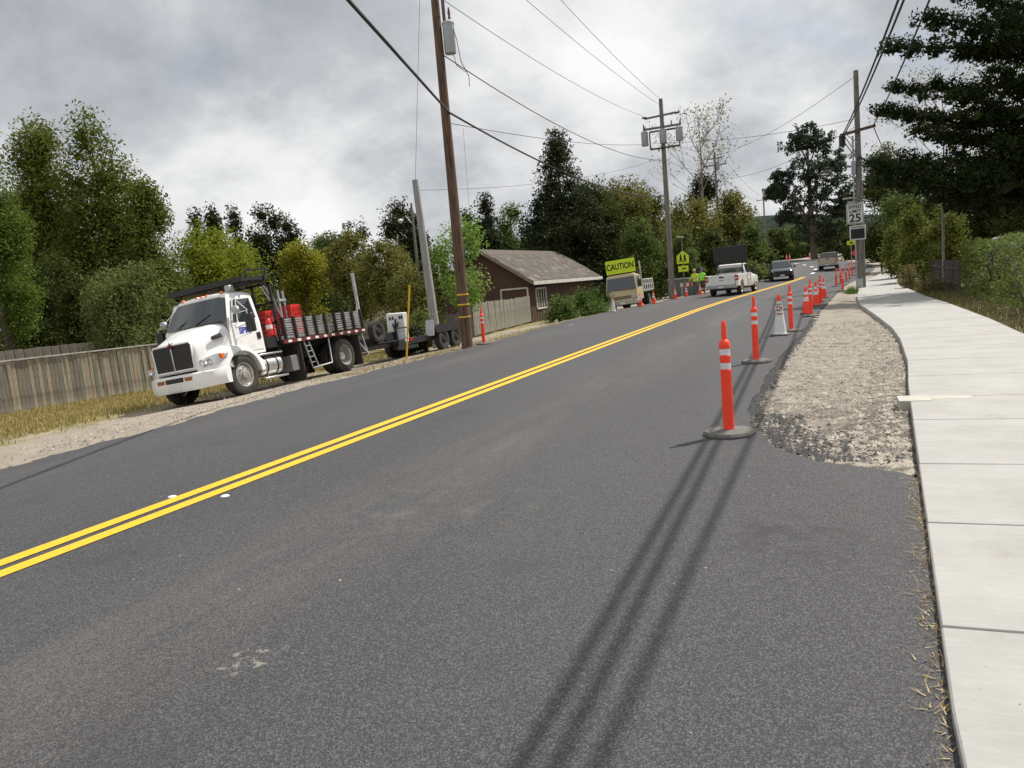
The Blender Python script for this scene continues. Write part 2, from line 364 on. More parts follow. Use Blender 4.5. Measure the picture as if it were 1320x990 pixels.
# gravel shoulder between road and sidewalk
v = NT('gravel', 0.95)
gc = v.mix(v.rng(v.noise(1.6, 6, .7), .35, .65), (0.23, 0.20, 0.16), (0.37, 0.33, 0.27)); gc = v.mix(v.rng(v.noise(55, 3, .8), .52, .68, 0, .8), gc, (0.48, 0.44, 0.37)); gc = v.mix(v.rng(v.noise(38, 3, .8), .42, .32, 0, .8), gc, (0.13, 0.11, 0.09))
_, VY, _ = v.xyz(); crumb = v.math('MULTIPLY', v.rng(VY, 10.6, 7.4), v.rng(v.noise(2.3, 6, .75), .42, .58)); gc = v.mix(crumb, gc, (0.05, 0.048, 0.046))
v.bump(v.noise(45, 5, .8), 1.0, .03); M_gravel = v.out(gc)
def grav_x(y): return np.linspace(float(right_edge(y)) - .25, float(walk_edge(y)) + .25, 10)
def z_grav(x, y): return float(rise(y)) - 0.045 - .03 * math.exp(-((x - float(walk_edge(y)) + .1) / .25) ** 2) + .012 * math.sin(x * 9 + y * 4) * math.sin(y * 6 - x * 3)
grid('gravel_shoulder', grav_x, np.concatenate([np.arange(6.0, 20, .15), np.arange(20, 60, .8), np.arange(60, 110, 4)]), 10, z_grav, M_gravel)
# centre line
M_yl = pm('yellow_line_paint', (0.78, 0.45, 0.014), 0.65, col2=(0.50, 0.29, 0.02), thr=(.25, .48), scale=22, bump=.5, bscale=110)
M_wl = pm('white_line_paint', (0.72, 0.72, 0.70), 0.6, var=0.1, scale=14)
for off in (-.125, .125):
    grid('yellow_line', lambda y, off=off: (-5.48 + float(xoff(y)) + off - .075, -5.48 + float(xoff(y)) + off + .075), np.concatenate([np.arange(-40, 40, 2.), np.arange(40, 72, 1.)]), 2, lambda x, y: float(rise(y)) + .006, M_yl)
for k in range(6):
    y0 = 75 + k * 8.5
    grid('white_dash', lambda y: (-5.4 + float(xoff(y)) - .14, -5.4 + float(xoff(y)) + .14), (y0, y0 + 1.5, y0 + 3), 2, lambda x, y: float(rise(y)) + .03, M_wl)
for px, py in ((222, 641), (290, 640)):
    p = G(px, py); mb = MB().lathe([(.04, 0), (.039, .006), (.03, .012), (0, .014)], 16); tag(mb.build('lane_marker', M_wl, loc=(p.x, p.y, .001), smooth=50), 'small white marker dot stuck beside the double yellow line', 'lane marker', 'white marker dots')
# sidewalk: slabs
cn = NT('concrete', 0.85)
cc = cn.mix(cn.rng(cn.noise(1.4, 6, .65), .3, .7), (0.31, 0.305, 0.29), (0.40, 0.395, 0.38)); cc = cn.mix(cn.rng(cn.noise(9, 6, .7, stretch=(.5, 3, 1)), .5, .75, 0, .35), cc, (0.52, 0.50, 0.475)); cc = cn.mix(cn.rng(cn.noise(130, 3, .7), .6, .8, 0, .35), cc, (0.28, 0.26, 0.24))
cc = cn.mix(cn.rng(cn.noise(.6, 4), .6, .75, 0, .3), cc, (0.50, 0.42, 0.31))
cc = cn.mix(cn.rng(cn.noise(3.2, 7, .75), .56, .72, 0, .5), cc, (0.27, 0.25, 0.22)); cc = cn.mix(cn.rng(cn.noise(26, 3, .6), .70, .74, 0, .8), cc, (0.16, 0.13, 0.10)); cn.bump(cn.noise(60, 4, .7, stretch=(.25, 4, 1)), .35, .008); M_conc = cn.out(cc)
joints = [-6, -3.4, -1.2, 0.9, 2.2, 3.56, 5.0, 6.45, 8.2, 9.55, 11.2, 12.9, 14.6, 16.3, 18.2, 20.2, 22.2, 24.4, 26.8, 29.4, 32, 35, 38, 41, 44, 47.5, 51, 55, 60, 66]
walk = thing('sidewalk', None, None); walk['kind'] = 'structure'
for y0, y1 in zip(joints[:-1], joints[1:]):
    ys = np.linspace(y0 + .006, y1 - .006, max(3, int((y1 - y0) / .4)))
    vs = []; fs = []; k = 5
    for y in ys:
        xs = np.linspace(float(walk_edge(y)), float(walk_right(y)), k)
        z = float(rise(y)) + .055
        for x in xs: vs.append((x, y, z))
        for x in xs: vs.append((x, y, z - .2))
    n = len(ys)
    for i in range(n - 1):
        for j in range(k - 1): b = i*2*k + j; fs += [(b, b+1, b+2*k+1, b+2*k), (b+k, b+3*k, b+3*k+1, b+k+1)]
        b = i*2*k; fs += [(b, b+2*k, b+3*k, b+k), (b+k-1, b+2*k-1, b+4*k-1, b+3*k-1)]
    for i in (0, n-1):
        b = i*2*k
        for j in range(k - 1): fs.append((b+j, b+j+k, b+j+k+1, b+j+1))
    m_ = MB(); m_.add(vs, fs); m_.build('slab', M_conc, walk, bevel=.008, seg=1)
vb = MB().bx(.62, .95, 9.25, 9.6, -.1, .062).bx(.95, 1.35, 9.36, 9.58, 0, .059); vb.build('utility_lid', pm('pale_concrete', (0.44, 0.42, 0.37), .85, var=.12, scale=12), walk, bevel=.006)
# stones on the gravel
def scatter_stones(name, n, pos_fn, smin, smax, mat, kind='stuff', cat='gravel', label='loose gravel stones'):
    P = pos_fn(n); s = rng.uniform(smin, smax, n)[:, None, None]
    base_ = np.array([(1,0,0),(-.5,.87,0),(-.5,-.87,0),(0.1,0,.75),(0,0,-.5)])
    v_ = base_[None] * s * rng.uniform(.6, 1.3, (n, 5, 3)); t = rng.uniform(0, 6.28, n); ct, st = np.cos(t)[:, None], np.sin(t)[:, None]
    x = v_[..., 0] * ct - v_[..., 1] * st; y = v_[..., 0] * st + v_[..., 1] * ct
    V = np.stack([x, y, v_[..., 2]], -1) + P[:, None, :]
    fc = np.array([(0,1,3),(1,2,3),(2,0,3)]); Fc = (fc[None] + (np.arange(n) * 5)[:, None, None]).reshape(-1, 3)
    return tag(fastmesh(name, V.reshape(-1, 3), Fc, mat), label, cat, kind=kind)
def fastmesh(name, V, Fc, mat, parent=None, tint=None, smooth=False):
    me = bpy.data.meshes.new(name); nv, nf, k = len(V), len(Fc), Fc.shape[1]
    me.vertices.add(nv); me.vertices.foreach_set('co', V.astype(np.float32).ravel())
    me.loops.add(nf * k); me.loops.foreach_set('vertex_index', Fc.astype(np.int32).ravel())
    me.polygons.add(nf); me.polygons.foreach_set('loop_start', np.arange(0, nf * k, k, dtype=np.int32))
    if tint is not None:
        at = me.attributes.new('tint', 'FLOAT', 'POINT'); at.data.foreach_set('value', tint.astype(np.float32))
    me.update(calc_edges=True)
    return meshobj(name, me, mat, parent)
M_st1 = pm('gravel_stone', (0.40, 0.36, 0.30), .9, col2=(0.10, 0.09, 0.08), scale=7, thr=(.4, .6))
def gpos(n):
    y = 6.5 + rng.random(n) ** 1.6 * 16; x = np.array([rng.uniform(float(right_edge(q)), float(walk_edge(q)) - .02) for q in y])
    return np.stack([x, y, np.full(n, -.045)], 1)
scatter_stones('gravel_stones', 14000, gpos, .005, .030, M_st1, label='loose gravel stones strewn between asphalt and sidewalk')
def cpos(n):
    y = rng.uniform(6.8, 24, n); x = np.array([float(right_edge(q)) for q in y]) + rng.normal(0.03, .06, n) + np.where(y < 9, np.abs(rng.normal(0, .28, n)), 0)
    return np.stack([x, y, np.full(n, -.02)], 1)
scatter_stones('asphalt_crumbs', 4200, cpos, .008, .035, pm('asphalt_crumb', (0.045, 0.045, 0.046), .9, var=.4, scale=9), label='dark asphalt crumbs along the raw pavement edge', cat='rubble')
def lpos(n):
    y = rng.uniform(4, 34, n); x = np.array([float(left_edge(q)) for q in y]) - np.abs(rng.normal(0, 1.4, n))
    return np.stack([x, y, zg(x, y) + .0], 1)
scatter_stones('shoulder_stones', 5000, lpos, .01, .04, M_st1, label='small stones on the dirt shoulder under the trucks', cat='stones')
# straw litter on the asphalt beside the sidewalk
def blades(name, n, pos_fn, h0, h1, wd, mat, lean=.5, **tg):
    P = pos_fn(n); n = len(P); h = rng.uniform(h0, h1, n); t = rng.uniform(0, 6.28, n); ln = np.abs(rng.normal(0, lean, n))
    d = np.stack([np.cos(t), np.sin(t)], 1); s = np.stack([-np.sin(t), np.cos(t)], 1) * wd
    b0 = P.copy(); b0[:, :2] -= s; b1 = P.copy(); b1[:, :2] += s
    tp = P.copy(); tp[:, :2] += d * (h * np.sin(np.minimum(ln, 1.5)))[:, None]; tp[:, 2] += h * np.cos(np.minimum(ln, 1.5)) + .003
    V = np.stack([b0, b1, tp], 1).reshape(-1, 3); Fc = np.arange(n * 3).reshape(-1, 3)
    return tag(fastmesh(name, V, Fc, mat, tint=np.repeat(np.clip(rng.normal(.5, .28, n), 0, 1), 3)), tg.get('label'), tg.get('cat'), kind='stuff')
F_dry = foliage('dry_grass', (0.14, 0.15, 0.045), (0.52, 0.39, 0.17), .25)
F_straw = foliage('straw', (0.35, 0.25, 0.11), (0.62, 0.50, 0.28), .2)
F_weed = foliage('weeds', (0.06, 0.09, 0.02), (0.30, 0.24, 0.11), .25)
def spos(n):
    y = rng.uniform(1.5, 6.3, n); x = np.interp(y, SE_Y, SE_X) - np.abs(rng.normal(0.02, .04, n)); return np.stack([x, y, np.full(n, .004)], 1)
blades('straw_litter', 420, spos, .02, .08, .003, F_straw, 1.6, label='straw litter caught along the sidewalk edge', cat='straw')
def vpos(n):
    y = rng.uniform(4, 26, n); u = rng.random(n); x = -15.6 - 5.2 * u + rng.normal(0, .35, n) - (y < 11) * 0 + np.where(rng.random(n) < .06, 1.2, 0)
    k = rng.random(n) < .95; return np.stack([x, y, zg(x, y)], 1)[k]
blades('verge_grass', 52000, vpos, .04, .15, .011, F_dry, .55, label='dry yellow green grass growing along the picket fence', cat='grass')
def vpos2(n):
    y = rng.uniform(15, 48, n); x = np.array([float(left_edge(q)) for q in y]) - .15 - np.abs(rng.normal(0, .9, n)); return np.stack([x, y, zg(x, y)], 1)
blades('roadside_grass', 7000, vpos2, .03, .12, .01, F_dry, .7, label='thin dry grass along the left pavement edge', cat='grass')
def wpos(n):
    y = 17 + rng.random(n) * 42; x = walk_right(y) + .1 + np.abs(rng.normal(0, .7, n)); return np.stack([x, y, zg(x, y)], 1)
blades('walk_weeds', 9000, wpos, .05, .22, .014, F_weed, .6, label='weeds and dead grass along the sidewalk by the hedge', cat='weeds')
def tpos(n):
    p = G(1098, 377, 0); a_ = rng.normal(0, .14, (n, 2)); return np.stack([p.x + a_[:, 0], p.y + a_[:, 1] * 2, np.full(n, -.05)], 1)
tag(blades('grass_tuft', 500, tpos, .15, .45, .012, foliage('green_grass', (0.05, 0.11, 0.015), (0.17, 0.25, 0.05), .3), .5), 'green grass tuft at the foot of the speed sign pole', 'grass')
# ------------------------------------------------------------------ wheels
def wheel_mb(R, W, rim_r, parent, loc, side, rim_mat, dual=False, name='wheel', nuts=8):
    wt = bpy.data.objects.new(name, None); COL.objects.link(wt); wt.parent = parent; wt.location = loc
    s = side
    def tyre(off):
        pr = [(rim_r, -W/2*.86), (rim_r+.03, -W/2), (R*.86, -W/2), (R*.97, -W/2*.88), (R, -W/2*.7), (R, -W*.17), (R*.985, -W*.16), (R*.985, -W*.12), (R, -W*.11), (R, W*.11), (R*.985, W*.12), (R*.985, W*.16), (R, W*.17), (R, W/2*.7), (R*.97, W/2*.88), (R*.86, W/2), (rim_r+.03, W/2), (rim_r, W/2*.86)]
        return [(r, h + off) for r, h in pr]
    MB().lathe(tyre(0), 36, ax='y', caps=False).build('tyre', M_rubber, wt, smooth=40)
    if dual: MB().lathe(tyre(-s * W * 1.12), 36, ax='y', caps=False).build('tyre', M_rubber, wt, smooth=40)
    o = s * W / 2
    if dual: pr = [(rim_r, o*.95), (rim_r*.93, o*.9), (rim_r*.88, o*.1), (rim_r*.8, -o*.35), (rim_r*.42, -o*.45), (rim_r*.38, o*.2), (0.0, o*.25)]
    else: pr = [(rim_r, o*.95), (rim_r*.93, o*.9), (rim_r*.86, o*.55), (rim_r*.72, o*.62), (rim_r*.5, o*.85), (rim_r*.36, o*.9), (rim_r*.34, o*1.25), (0.0, o*1.3)]
    rim = MB().lathe(pr, 28, ax='y', caps=False)
    for k in range(nuts):
        t = 2 * math.pi * k / nuts; rr = rim_r * .56; y = (-o*.45 if dual else o*.8)
        rim.tube([(rr*math.cos(t), y, rr*math.sin(t)), (rr*math.cos(t), y + s*.05, rr*math.sin(t))], .016, 6)
    rim.build('rim', rim_mat, wt, smooth=35)
    return wt
M_rim = pm('steel_rim', (0.55, 0.54, 0.51), .4, .5, col2=(0.25, 0.23, 0.20), scale=6)
M_rimd = pm('dark_rim', (0.045, 0.045, 0.045), .5, .3, var=.3)
def sweep(y): return .40 * max(0, (abs(y) - .45) / .7) ** 2
# ------------------------------------------------------------------ white flatbed truck (x forward, y left, z up)
def white_truck():
    T = thing('flatbed_truck', 'white flatbed work truck with slatted stake bed parked on the dirt shoulder', 'truck', (-13.764, 14.07, -.393))
    T.rotation_euler = (math.radians(6), 0, -math.pi / 2)
    for sy in (1, -1):
        wheel_mb(.475, .27, .29, T, (0, sy * .945, .475), sy, M_rim)
        wheel_mb(.475, .26, .29, T, (-4.03, sy * .97, .475), sy, M_rim, dual=True)
    # chassis
    MB().bx(-5.1, .8, .32, .42, .62, .86).bx(-5.1, .8, -.42, -.32, .62, .86).bx(-1.2, -1.1, -.4, .4, .62, .8).bx(-3.2, -3.1, -.4, .4, .62, .8).tube([(0, -.9, .45), (0, .9, .45)], .06).tube([(-4.03, -.8, .475), (-4.03, .8, .475)], .1).lathe([(0, -.2), (.2, -.12), (.22, 0), (.2, .12), (0, .2)], 14, (-4.03, 0, .475), 'y').bx(-.2, .75, -.3, .3, .4, .9).build('chassis', M_black, T)
    # cab
    def ring(x, w0, w1, z0, z1, zt):
        return [(x, -w0, z0), (x, -w0, z1 - .04), (x, -w0 + .01, z1), (x, -w1 - .03, zt - .14), (x, -w1, zt - .07), (x, -w1 + .12, zt - .01), (x, -.3, zt + .015), (x, .3, zt + .015), (x, w1 - .12, zt - .01), (x, w1, zt - .07), (x, w1 + .03, zt - .14), (x, w0 - .01, z1), (x, w0, z1 - .04), (x, w0, z0)]
    cab = MB().loft([ring(-.99, .97, .84, .95, 1.72, 2.40), ring(-.93, 1.0, .87, .92, 1.72, 2.46), ring(-.6, 1.0, .88, .92, 1.72, 2.50), ring(-.36, 1.0, .87, .92, 1.72, 2.49), ring(-.24, 1.0, .85, .92, 1.72, 2.44)])
    cab.loft([[(-.24, -1.0, .92), (-.24, -1.0, 1.72), (-.24, -.85, 2.40), (-.24, .85, 2.40), (-.24, 1.0, 1.72), (-.24, 1.0, .92)], [(.10, -.98, .92), (.12, -.98, 1.72), (-.18, -.82, 2.40), (-.18, .82, 2.40), (.12, .98, 1.72), (.10, .98, .92)]])
    cabo = cab.build('cab', M_white, T, smooth=35)
    # windshield (curved)
    rings = []
    for k in range(9):
        u = k / 8 * 2 - 1; bow = .07 * (1 - u * u)
        rings.append([(.125 + bow, u * .93, 1.79), (-.185 + bow, u * .80, 2.37), (-.195 + bow, u * .80, 2.37), (.115 + bow, u * .93, 1.79)])
    MB().loft(rings).build('windshield', M_glass, T, smooth=40)
    MB().tube([(.2, -.5, 1.81), (.05, -.1, 2.02)], .012, 6).build('wiper', M_black, T); MB().tube([(.2, .1, 1.81), (.07, .5, 2.0)], .012, 6).build('wiper', M_black, T)
    for sy in (1, -1):
        f = lambda x, z, e=0: (x, sy * (np.interp(z, [.92, 1.72, 2.34], [1.0, 1.0, .905]) + e), z)
        dr = MB()
        P_ = [(-.90, 1.0), (-.06, 1.0), (.0, 1.25), (.0, 1.70), (-.90, 1.70)]
        dr.loft([[f(x, z, -.02) for x, z in P_], [f(x, z, .014) for x, z in P_]])
        d = dr.build('door', M_white, T, bevel=.012)
        MB().bx(-.86, -.74, sy * 1.014 - .012, sy * 1.014 + .025, 1.26, 1.42).build('handle', M_black, d, bevel=.01)
        Wn = [(-.84, 1.76), (-.10, 1.60), (-.02, 1.76), (-.24, 2.26), (-.80, 2.28)]
        MB().loft([[f(x, z, -.02) for x, z in Wn], [f(x, z, .012) for x, z in Wn]]).build('window', M_glass, d)
        Wr = MB(); pts = [f(x, z, .016) for x, z in Wn]; Wr.tube(pts + [pts[0]], .018, 6); Wr.build('window_frame', M_white, d)
        MB().tube([f(-.32, 2.24, .03), f(-.16, 1.70, .03)], .013, 6).build('vent_bar', M_white, d)
        # fender by slices
        arch = [(.56 * math.cos(t), .475 + .56 * math.sin(t)) for t in np.linspace(math.radians(12), math.radians(178), 15)]
        outer = [(-.74, .50), (-.72, .74), (-.60, .95), (-.38, 1.10), (-.05, 1.20), (.32, 1.23), (.62, 1.17), (.86, 1.03), (.95, .86), (.95, .72), (.70, .70)]
        rings = []
        for y, sh in ((.60, 0), (.75, 0), (.88, .0), (.98, .02), (1.06, .06), (1.11, .13), (1.13, .2)):
            rg = [(x, sy * y, z) for x, z in arch]
            for x, z in outer:
                dx, dz = x - 0, z - .475; l = math.hypot(dx, dz); q = max(.575, l - sh * .8 * (1 if z > .75 else .4)) / l
                xx, zz = dx * q, .475 + dz * q
                if xx > .3: xx -= sweep(y) * min(1, (xx - .3) / .4) * .95
                rg.append((xx, sy * y, zz))
            rings.append(rg)
        fo = MB().loft(rings).build('fender', M_white, T, smooth=50)
        # headlight: swept lens over the fender front
        rings = []
        for y, z0, z1 in ((.70, .80, .90), (.80, .80, 1.00), (.95, .83, 1.05), (1.05, .88, 1.06), (1.10, .93, 1.04)):
            xb = .955 - sweep(y) * .95 - max(0, y - .9) * .30
            rings.append([(xb - .10, sy * y, z0), (xb + .018, sy * y, z0), (xb - .035, sy * y, z1), (xb - .16, sy * y, z1)])
        hl = MB().loft(rings).build('headlight', M_clear, T, smooth=50)
        MB().bx(.55, .645, sy * 1.06 - .045, sy * 1.06 + .05, .93, 1.05).build('turn_signal', M_amber, hl, bevel=.015)
        for yy, xx in ((.80, .89), (.93, .80)):
            MB().lathe([(.0, .0), (.065, .02), (.07, .05)], 16, (xx + .03, sy * yy, .91), 'x', caps=False).build('lamp_bowl', M_chrome, hl, smooth=50)
        # mirrors
        mr = MB().bx(-.20, -.08, sy * 1.42 - .11, sy * 1.42 + .11, 1.42, 1.86).build('mirror', M_black, T, bevel=.03)
        MB().bx(-.208, -.199, sy * 1.42 - .09, sy * 1.42 + .09, 1.45, 1.83).build('mirror_glass', M_chrome, mr)
        MB().tube([(-.02, sy * 1.0, 1.90), (-.10, sy * 1.42, 1.93), (-.12, sy * 1.42, 1.40), (-.05, sy * 1.0, 1.32)], .014, 8).tube([(-.3, sy * .95, 2.28), (-.14, sy * 1.42, 1.93)], .011, 6).build('mirror_arm', M_chrome, mr, smooth=50)
        MB().lathe([(0, .03), (.08, .02), (.1, 0), (.1, -.05), (.04, -.08)], 18, (-.02, sy * 1.15, 1.99), 'x').build('convex_mirror', M_steel, mr, smooth=50)
    # hood
    def hr(x, w, zb, zt, p=.42):
        return [(x, w * np.sign(math.cos(t)) * abs(math.cos(t)) ** p, zb + (zt - zb) * abs(math.sin(t)) ** p) for t in np.linspace(0, math.pi, 21)]
    hood = MB().loft([hr(.10, .97, 1.0, 1.79), hr(.25, .90, .95, 1.75), hr(.45, .82, .85, 1.68), hr(.65, .75, .8, 1.60), hr(.82, .70, .76, 1.53), hr(.90, .675, .76, 1.49), hr(.94, .64, .78, 1.46)])
    ho = hood.build('hood', M_white, T, smooth=50)
    MB().loft([[(.30, s * .93, 1.42), (.55, s * .85, 1.38), (.55, s * .85, 1.46), (.32, s * .90, 1.52)] for s in (.965, 1.01)]).build('vent', M_black, ho)
    gr = MB(); n = 14
    def gz(u): return 1.40 + .0 * u
    gr.loft([[(.945, -.56, .83), (.945, .56, .83), (.945, .585, 1.36), (.945, .54, 1.41), (.945, -.54, 1.41), (.945, -.585, 1.36)], [(.975, -.56, .83), (.975, .56, .83), (.968, .585, 1.36), (.966, .54, 1.41), (.966, -.54, 1.41), (.968, -.585, 1.36)]])
    go = gr.build('grille', pm('grille_mesh', (0.035, 0.035, 0.037), .5, .4, var=.2, scale=60), T)
    for k in range(7):
        z = .88 + k * .08; MB().bx(.968, .980, -.565, .565, z, z + .012).build('grille_bar', pm('grille_bar_metal', (0.06, 0.06, 0.062), .4, .6), go)
    fr = MB(); fp = [(.965, -.57, .82), (.965, -.6, 1.36), (.962, -.55, 1.425), (.962, .55, 1.425), (.965, .6, 1.36), (.965, .57, .82)]
    fr.tube(fp + [fp[0]], .022, 8); fr.build('grille_surround', M_white, go, smooth=50)
    MB().bx(.975, .995, -.018, .018, .80, 1.47).build('grille_spine', M_chrome, go, bevel=.006)
    MB().lathe([(0, .0), (.055, .0), (.06, .015), (.05, .03), (0, .035)], 18, (.985, 0, 1.40), 'x').build('emblem', pm('emblem_enamel', (0.14, 0.02, 0.02), .3, .3), go, smooth=50)
    MB().tube([(.86, 0, 1.53), (.99, 0, 1.47)], .028, 8).build('hood_ornament', M_chrome, go, smooth=50)
    # bumper
    rings = []
    for y in np.linspace(-1.14, 1.14, 25):
        xf = 1.07 - sweep(y) * 1.0 - (max(0, abs(y) - 1.0) * 1.6) ** 2; zb = .34 + .05 * max(0, abs(y) - .6)
        rings.append([(xf - .14, y, zb), (xf - .03, y, zb), (xf, y, zb + .1), (xf + .005, y, .56), (xf - .01, y, .69), (xf - .05, y, .725), (xf - .16, y, .725)])
    bo = MB().loft(rings).build('bumper', M_white, T, smooth=30)
    MB().bx(1.06, 1.078, -.27, .27, .56, .665).build('air_intake', M_black, bo)
    for s in (-1, 1): MB().bx(1.02, 1.08, s * .42 - .11, s * .42 + .11, .565, .655).build('fog_lamp', pm('amber_fog', (0.30, 0.10, 0.03), .2, coat=.8), bo, bevel=.01)
    pl = MB().bx(1.055, 1.085, -.17, .17, .38, .53).build('licence_plate', M_signw, bo)
    # roof lights, spotlight
    for y in (-.62, -.16, 0, .16, .62):
        MB().lathe([(.055, 0), (.05, .03), (.02, .05), (0, .052)], 12, (-.30, y, 2.46), 'z').build('marker_lamp', M_amber, T, smooth=50)
    MB().bx(-.48, -.32, .70, .86, 2.46, 2.62).build('spot_lamp', M_steel, T, bevel=.02)
    # tank, steps, boxes
    tk = MB().lathe([(.0, -1.42), (.22, -1.42), (.25, -1.39), (.25, -.69), (.22, -.66), (0, -.66)], 24, (0, .82, .58), 'x').build('fuel_tank', M_alu, T, smooth=40)
    for x in (-.85, -1.22): MB().lathe([(.255, -.02), (.262, -.02), (.262, .02), (.255, .02)], 24, (x, .82, .58), 'x', caps=False).build('strap', M_black, tk, smooth=40)
    MB().bx(-1.45, -.62, .72, 1.08, .84, .885).build('step', M_alu, T, bevel=.01); MB().bx(-1.5, -.65, .9, 1.1, .25, .30).build('step', M_alu, T, bevel=.01)
    MB().bx(-2.02, -1.72, .7, 1.08, .32, .72).build('tool_box', pm('grey_box_paint', (0.16, 0.165, 0.17), .5, var=.15), T, bevel=.015)
    for sy in (1, -1):
        MB().bx(-2.08, -2.05, sy * .9 - .32, sy * .9 + .28, .05, 1.0).build('mud_flap', M_rubber, T); MB().bx(-4.72, -4.69, sy * .88 - .3, sy * .88 + .3, .12, 1.0).build('mud_flap', M_rubber, T)
        gd = MB().tube([(-2.35, sy * 1.08, 1.02), (-2.5, sy * 1.1, .30), (-3.35, sy * 1.1, .34), (-3.42, sy * 1.08, 1.02)], .025, 8)
        gd.tube([(-2.55, sy * 1.08, 1.0), (-2.75, sy * 1.1, .32)], .02, 6)
        for z in (.45, .6, .75, .9): gd.tube([(-2.37 - (1.02 - z) * .2, sy * 1.09, z), (-2.57 - (1.0 - z) * .28, sy * 1.09, z)], .012, 6)
        gd.build('ladder_frame', M_steel, T, smooth=50)
    # deck and stake sides
    MB().bx(-5.2, -1.5, -1.13, 1.13, 1.03, 1.15).bx(-5.15, -1.55, -.5, -.35, .86, 1.03).bx(-5.15, -1.55, .35, .5, .86, 1.03).build('deck', M_black, T)
    M_tapew = pm('reflective_white', (0.75, 0.73, 0.70), .4, var=.1); M_taper = pm('reflective_red', (0.14, 0.02, 0.02), .4, var=.2)
    M_slat = pm('grey_slat', (0.36, 0.36, 0.35), .75, col2=(0.13, 0.13, 0.13), scale=6, stretch=(1, 8, 8))
    for sy in (1, -1):
        rl = MB().bx(-5.2, -1.5, sy * 1.145 - .012, sy * 1.145 + .012, 1.04, 1.13).build('rub_rail', M_taper, T)
        for k in range(10): MB().bx(-1.66 - k * .37, -1.80 - k * .37, sy * 1.16 - .004, sy * 1.16 + .004, 1.055, 1.115).build('reflector', M_tapew, rl)
        sd_ = MB(); 
        for k in range(9):
            x = -1.62 - k * .435; MB().bx(x - .035, x + .035, sy * 1.135 - .03, sy * 1.135 + .035, 1.15, 1.70).build('stake', M_black, T)
        for k in range(8):
            z = 1.19 + k * .062 
            for sgm in range(4):
                x0 = -1.62 - sgm * .87; MB().bx(x0 - .86, x0, sy * 1.10 - .012 + random.uniform(-.006, .006), sy * 1.10 + .012, z + random.uniform(-.006, .006), z + .038 + random.uniform(-.004, .006)).build('slat', M_slat, T)
    MB().bx(-5.15, -1.75, -1.09, -1.05, 1.70, 2.02).build('side_board', pm('dark_board', (0.05, 0.038, 0.032), .85, var=.3, scale=5), T)
    # headache rack and overhead board
    hk = MB()
    for y in (-1.05, -.5, 0, .5, 1.05): hk.bar((-1.50, y, 1.1), (-1.50, y, 2.62), .06, .06)
    for z in (1.6, 2.1, 2.6): hk.bar((-1.50, -1.08, z), (-1.50, 1.08, z), .06, .06)
    hk.build('headache_rack', M_black, T)
    ob = MB()
    for x in (-.55, -1.35): ob.bx(x - .05, x + .05, -1.25, 1.12, 2.66, 2.79)
    for y in (-1.2, -.6, 0, .6, 1.06): ob.bx(-1.32, -.58, y - .03, y + .03, 2.68, 2.77)
    ob.bx(-1.3, -.6, -1.15, 1.0, 2.63, 2.66)
    for y in (-1.0, 1.0): ob.bar((-1.5, y, 2.55), (-1.0, y, 2.68), .06, .06); ob.bar((-.62, y, 2.47), (-.62, y, 2.67), .05, .05)
    ob.bar((-1.4, 1.1, 2.78), (-1.4, 1.1, 3.0), .04, .04); ob.bar((-.7, 1.1, 2.78), (-.7, 1.1, 2.92), .04, .04); ob.bar((-.7, 1.1, 2.92), (-1.45, 1.1, 2.94), .04, .04)
    ob.build('overhead_rack', M_black, T)
    for y in (1.08,):
        MB().bar((-5.12, y, 1.1), (-5.18, y, 2.78), .07, .07).bar((-5.14, y, 1.9), (-4.9, y, 1.3), .045, .045).build('rear_post', M_steel, T)
    MB().bar((-5.12, 1.0, 1.05), (-5.30, 1.0, .35), .05, .05).bar((-4.75, 1.0, .95), (-5.28, 1.0, .42), .045, .045).bar((-5.28, 1.0, .38), (-5.28, -1.0, .38), .08, .08).build('rear_frame', M_steel, T)
    # load that rides in the bed: crates, extinguisher, hose
    def crate(x, y, z, label):
        c_ = MB()
        for sx in (-.2, .2):
            c_.bx(x + sx - .012, x + sx + .012, y - .26, y + .26, z, z + .05).bx(x + sx - .012, x + sx + .012, y - .26, y + .26, z + .70, z + .76)
            for k in range(6): c_.bx(x + sx - .01, x + sx + .01, y - .26 + k * .1, y - .225 + k * .1, z, z + .76)
            for k in range(6): c_.bx(x + sx - .01, x + sx + .01, y - .26, y + .26, z + .1 + k * .11, z + .125 + k * .11)
        for sy in (-.26, .26):
            c_.bx(x - .2, x + .2, y + sy - .012, y + sy + .012, z, z + .05).bx(x - .2, x + .2, y + sy - .012, y + sy + .012, z + .70, z + .76)
            for k in range(5): c_.bx(x - .2 + k * .09, x - .165 + k * .09, y + sy - .01, y + sy + .01, z, z + .76)
            for k in range(6): c_.bx(x - .2, x + .2, y + sy - .01, y + sy + .01, z + .1 + k * .11, z + .125 + k * .11)
        o = c_.build('plastic_crate', M_red); o.matrix_world = T.matrix_basis.copy()
        tag(o, label, 'crate', 'red crates on the flatbed')
    bpy.context.view_layer.update()
    crate(-2.55, .62, 1.27, 'red lattice plastic crate standing in the slatted bed of the white truck')
    crate(-1.85, .30, 1.2, 'red plastic crate behind the headache rack of the white truck')
    ex = MB().lathe([(0, 0), (.07, 0), (.075, .03), (.075, .34), (.05, .40), (.025, .43), (.025, .47), (0, .48)], 16).build('fire_extinguisher', M_red, smooth=45)
    ex.matrix_world = T.matrix_basis @ Matrix.Translation((-1.30, .96, 1.30)); tag(ex, 'red fire extinguisher strapped behind the cab of the white truck', 'extinguisher')
    MB().bx(-.02, .02, -.02, .05, .46, .50).build('handle', M_black, ex); MB().lathe([(.077, .16), (.079, .16), (.079, .26), (.077, .26)], 16, caps=False).build('label_band', M_signw, ex)
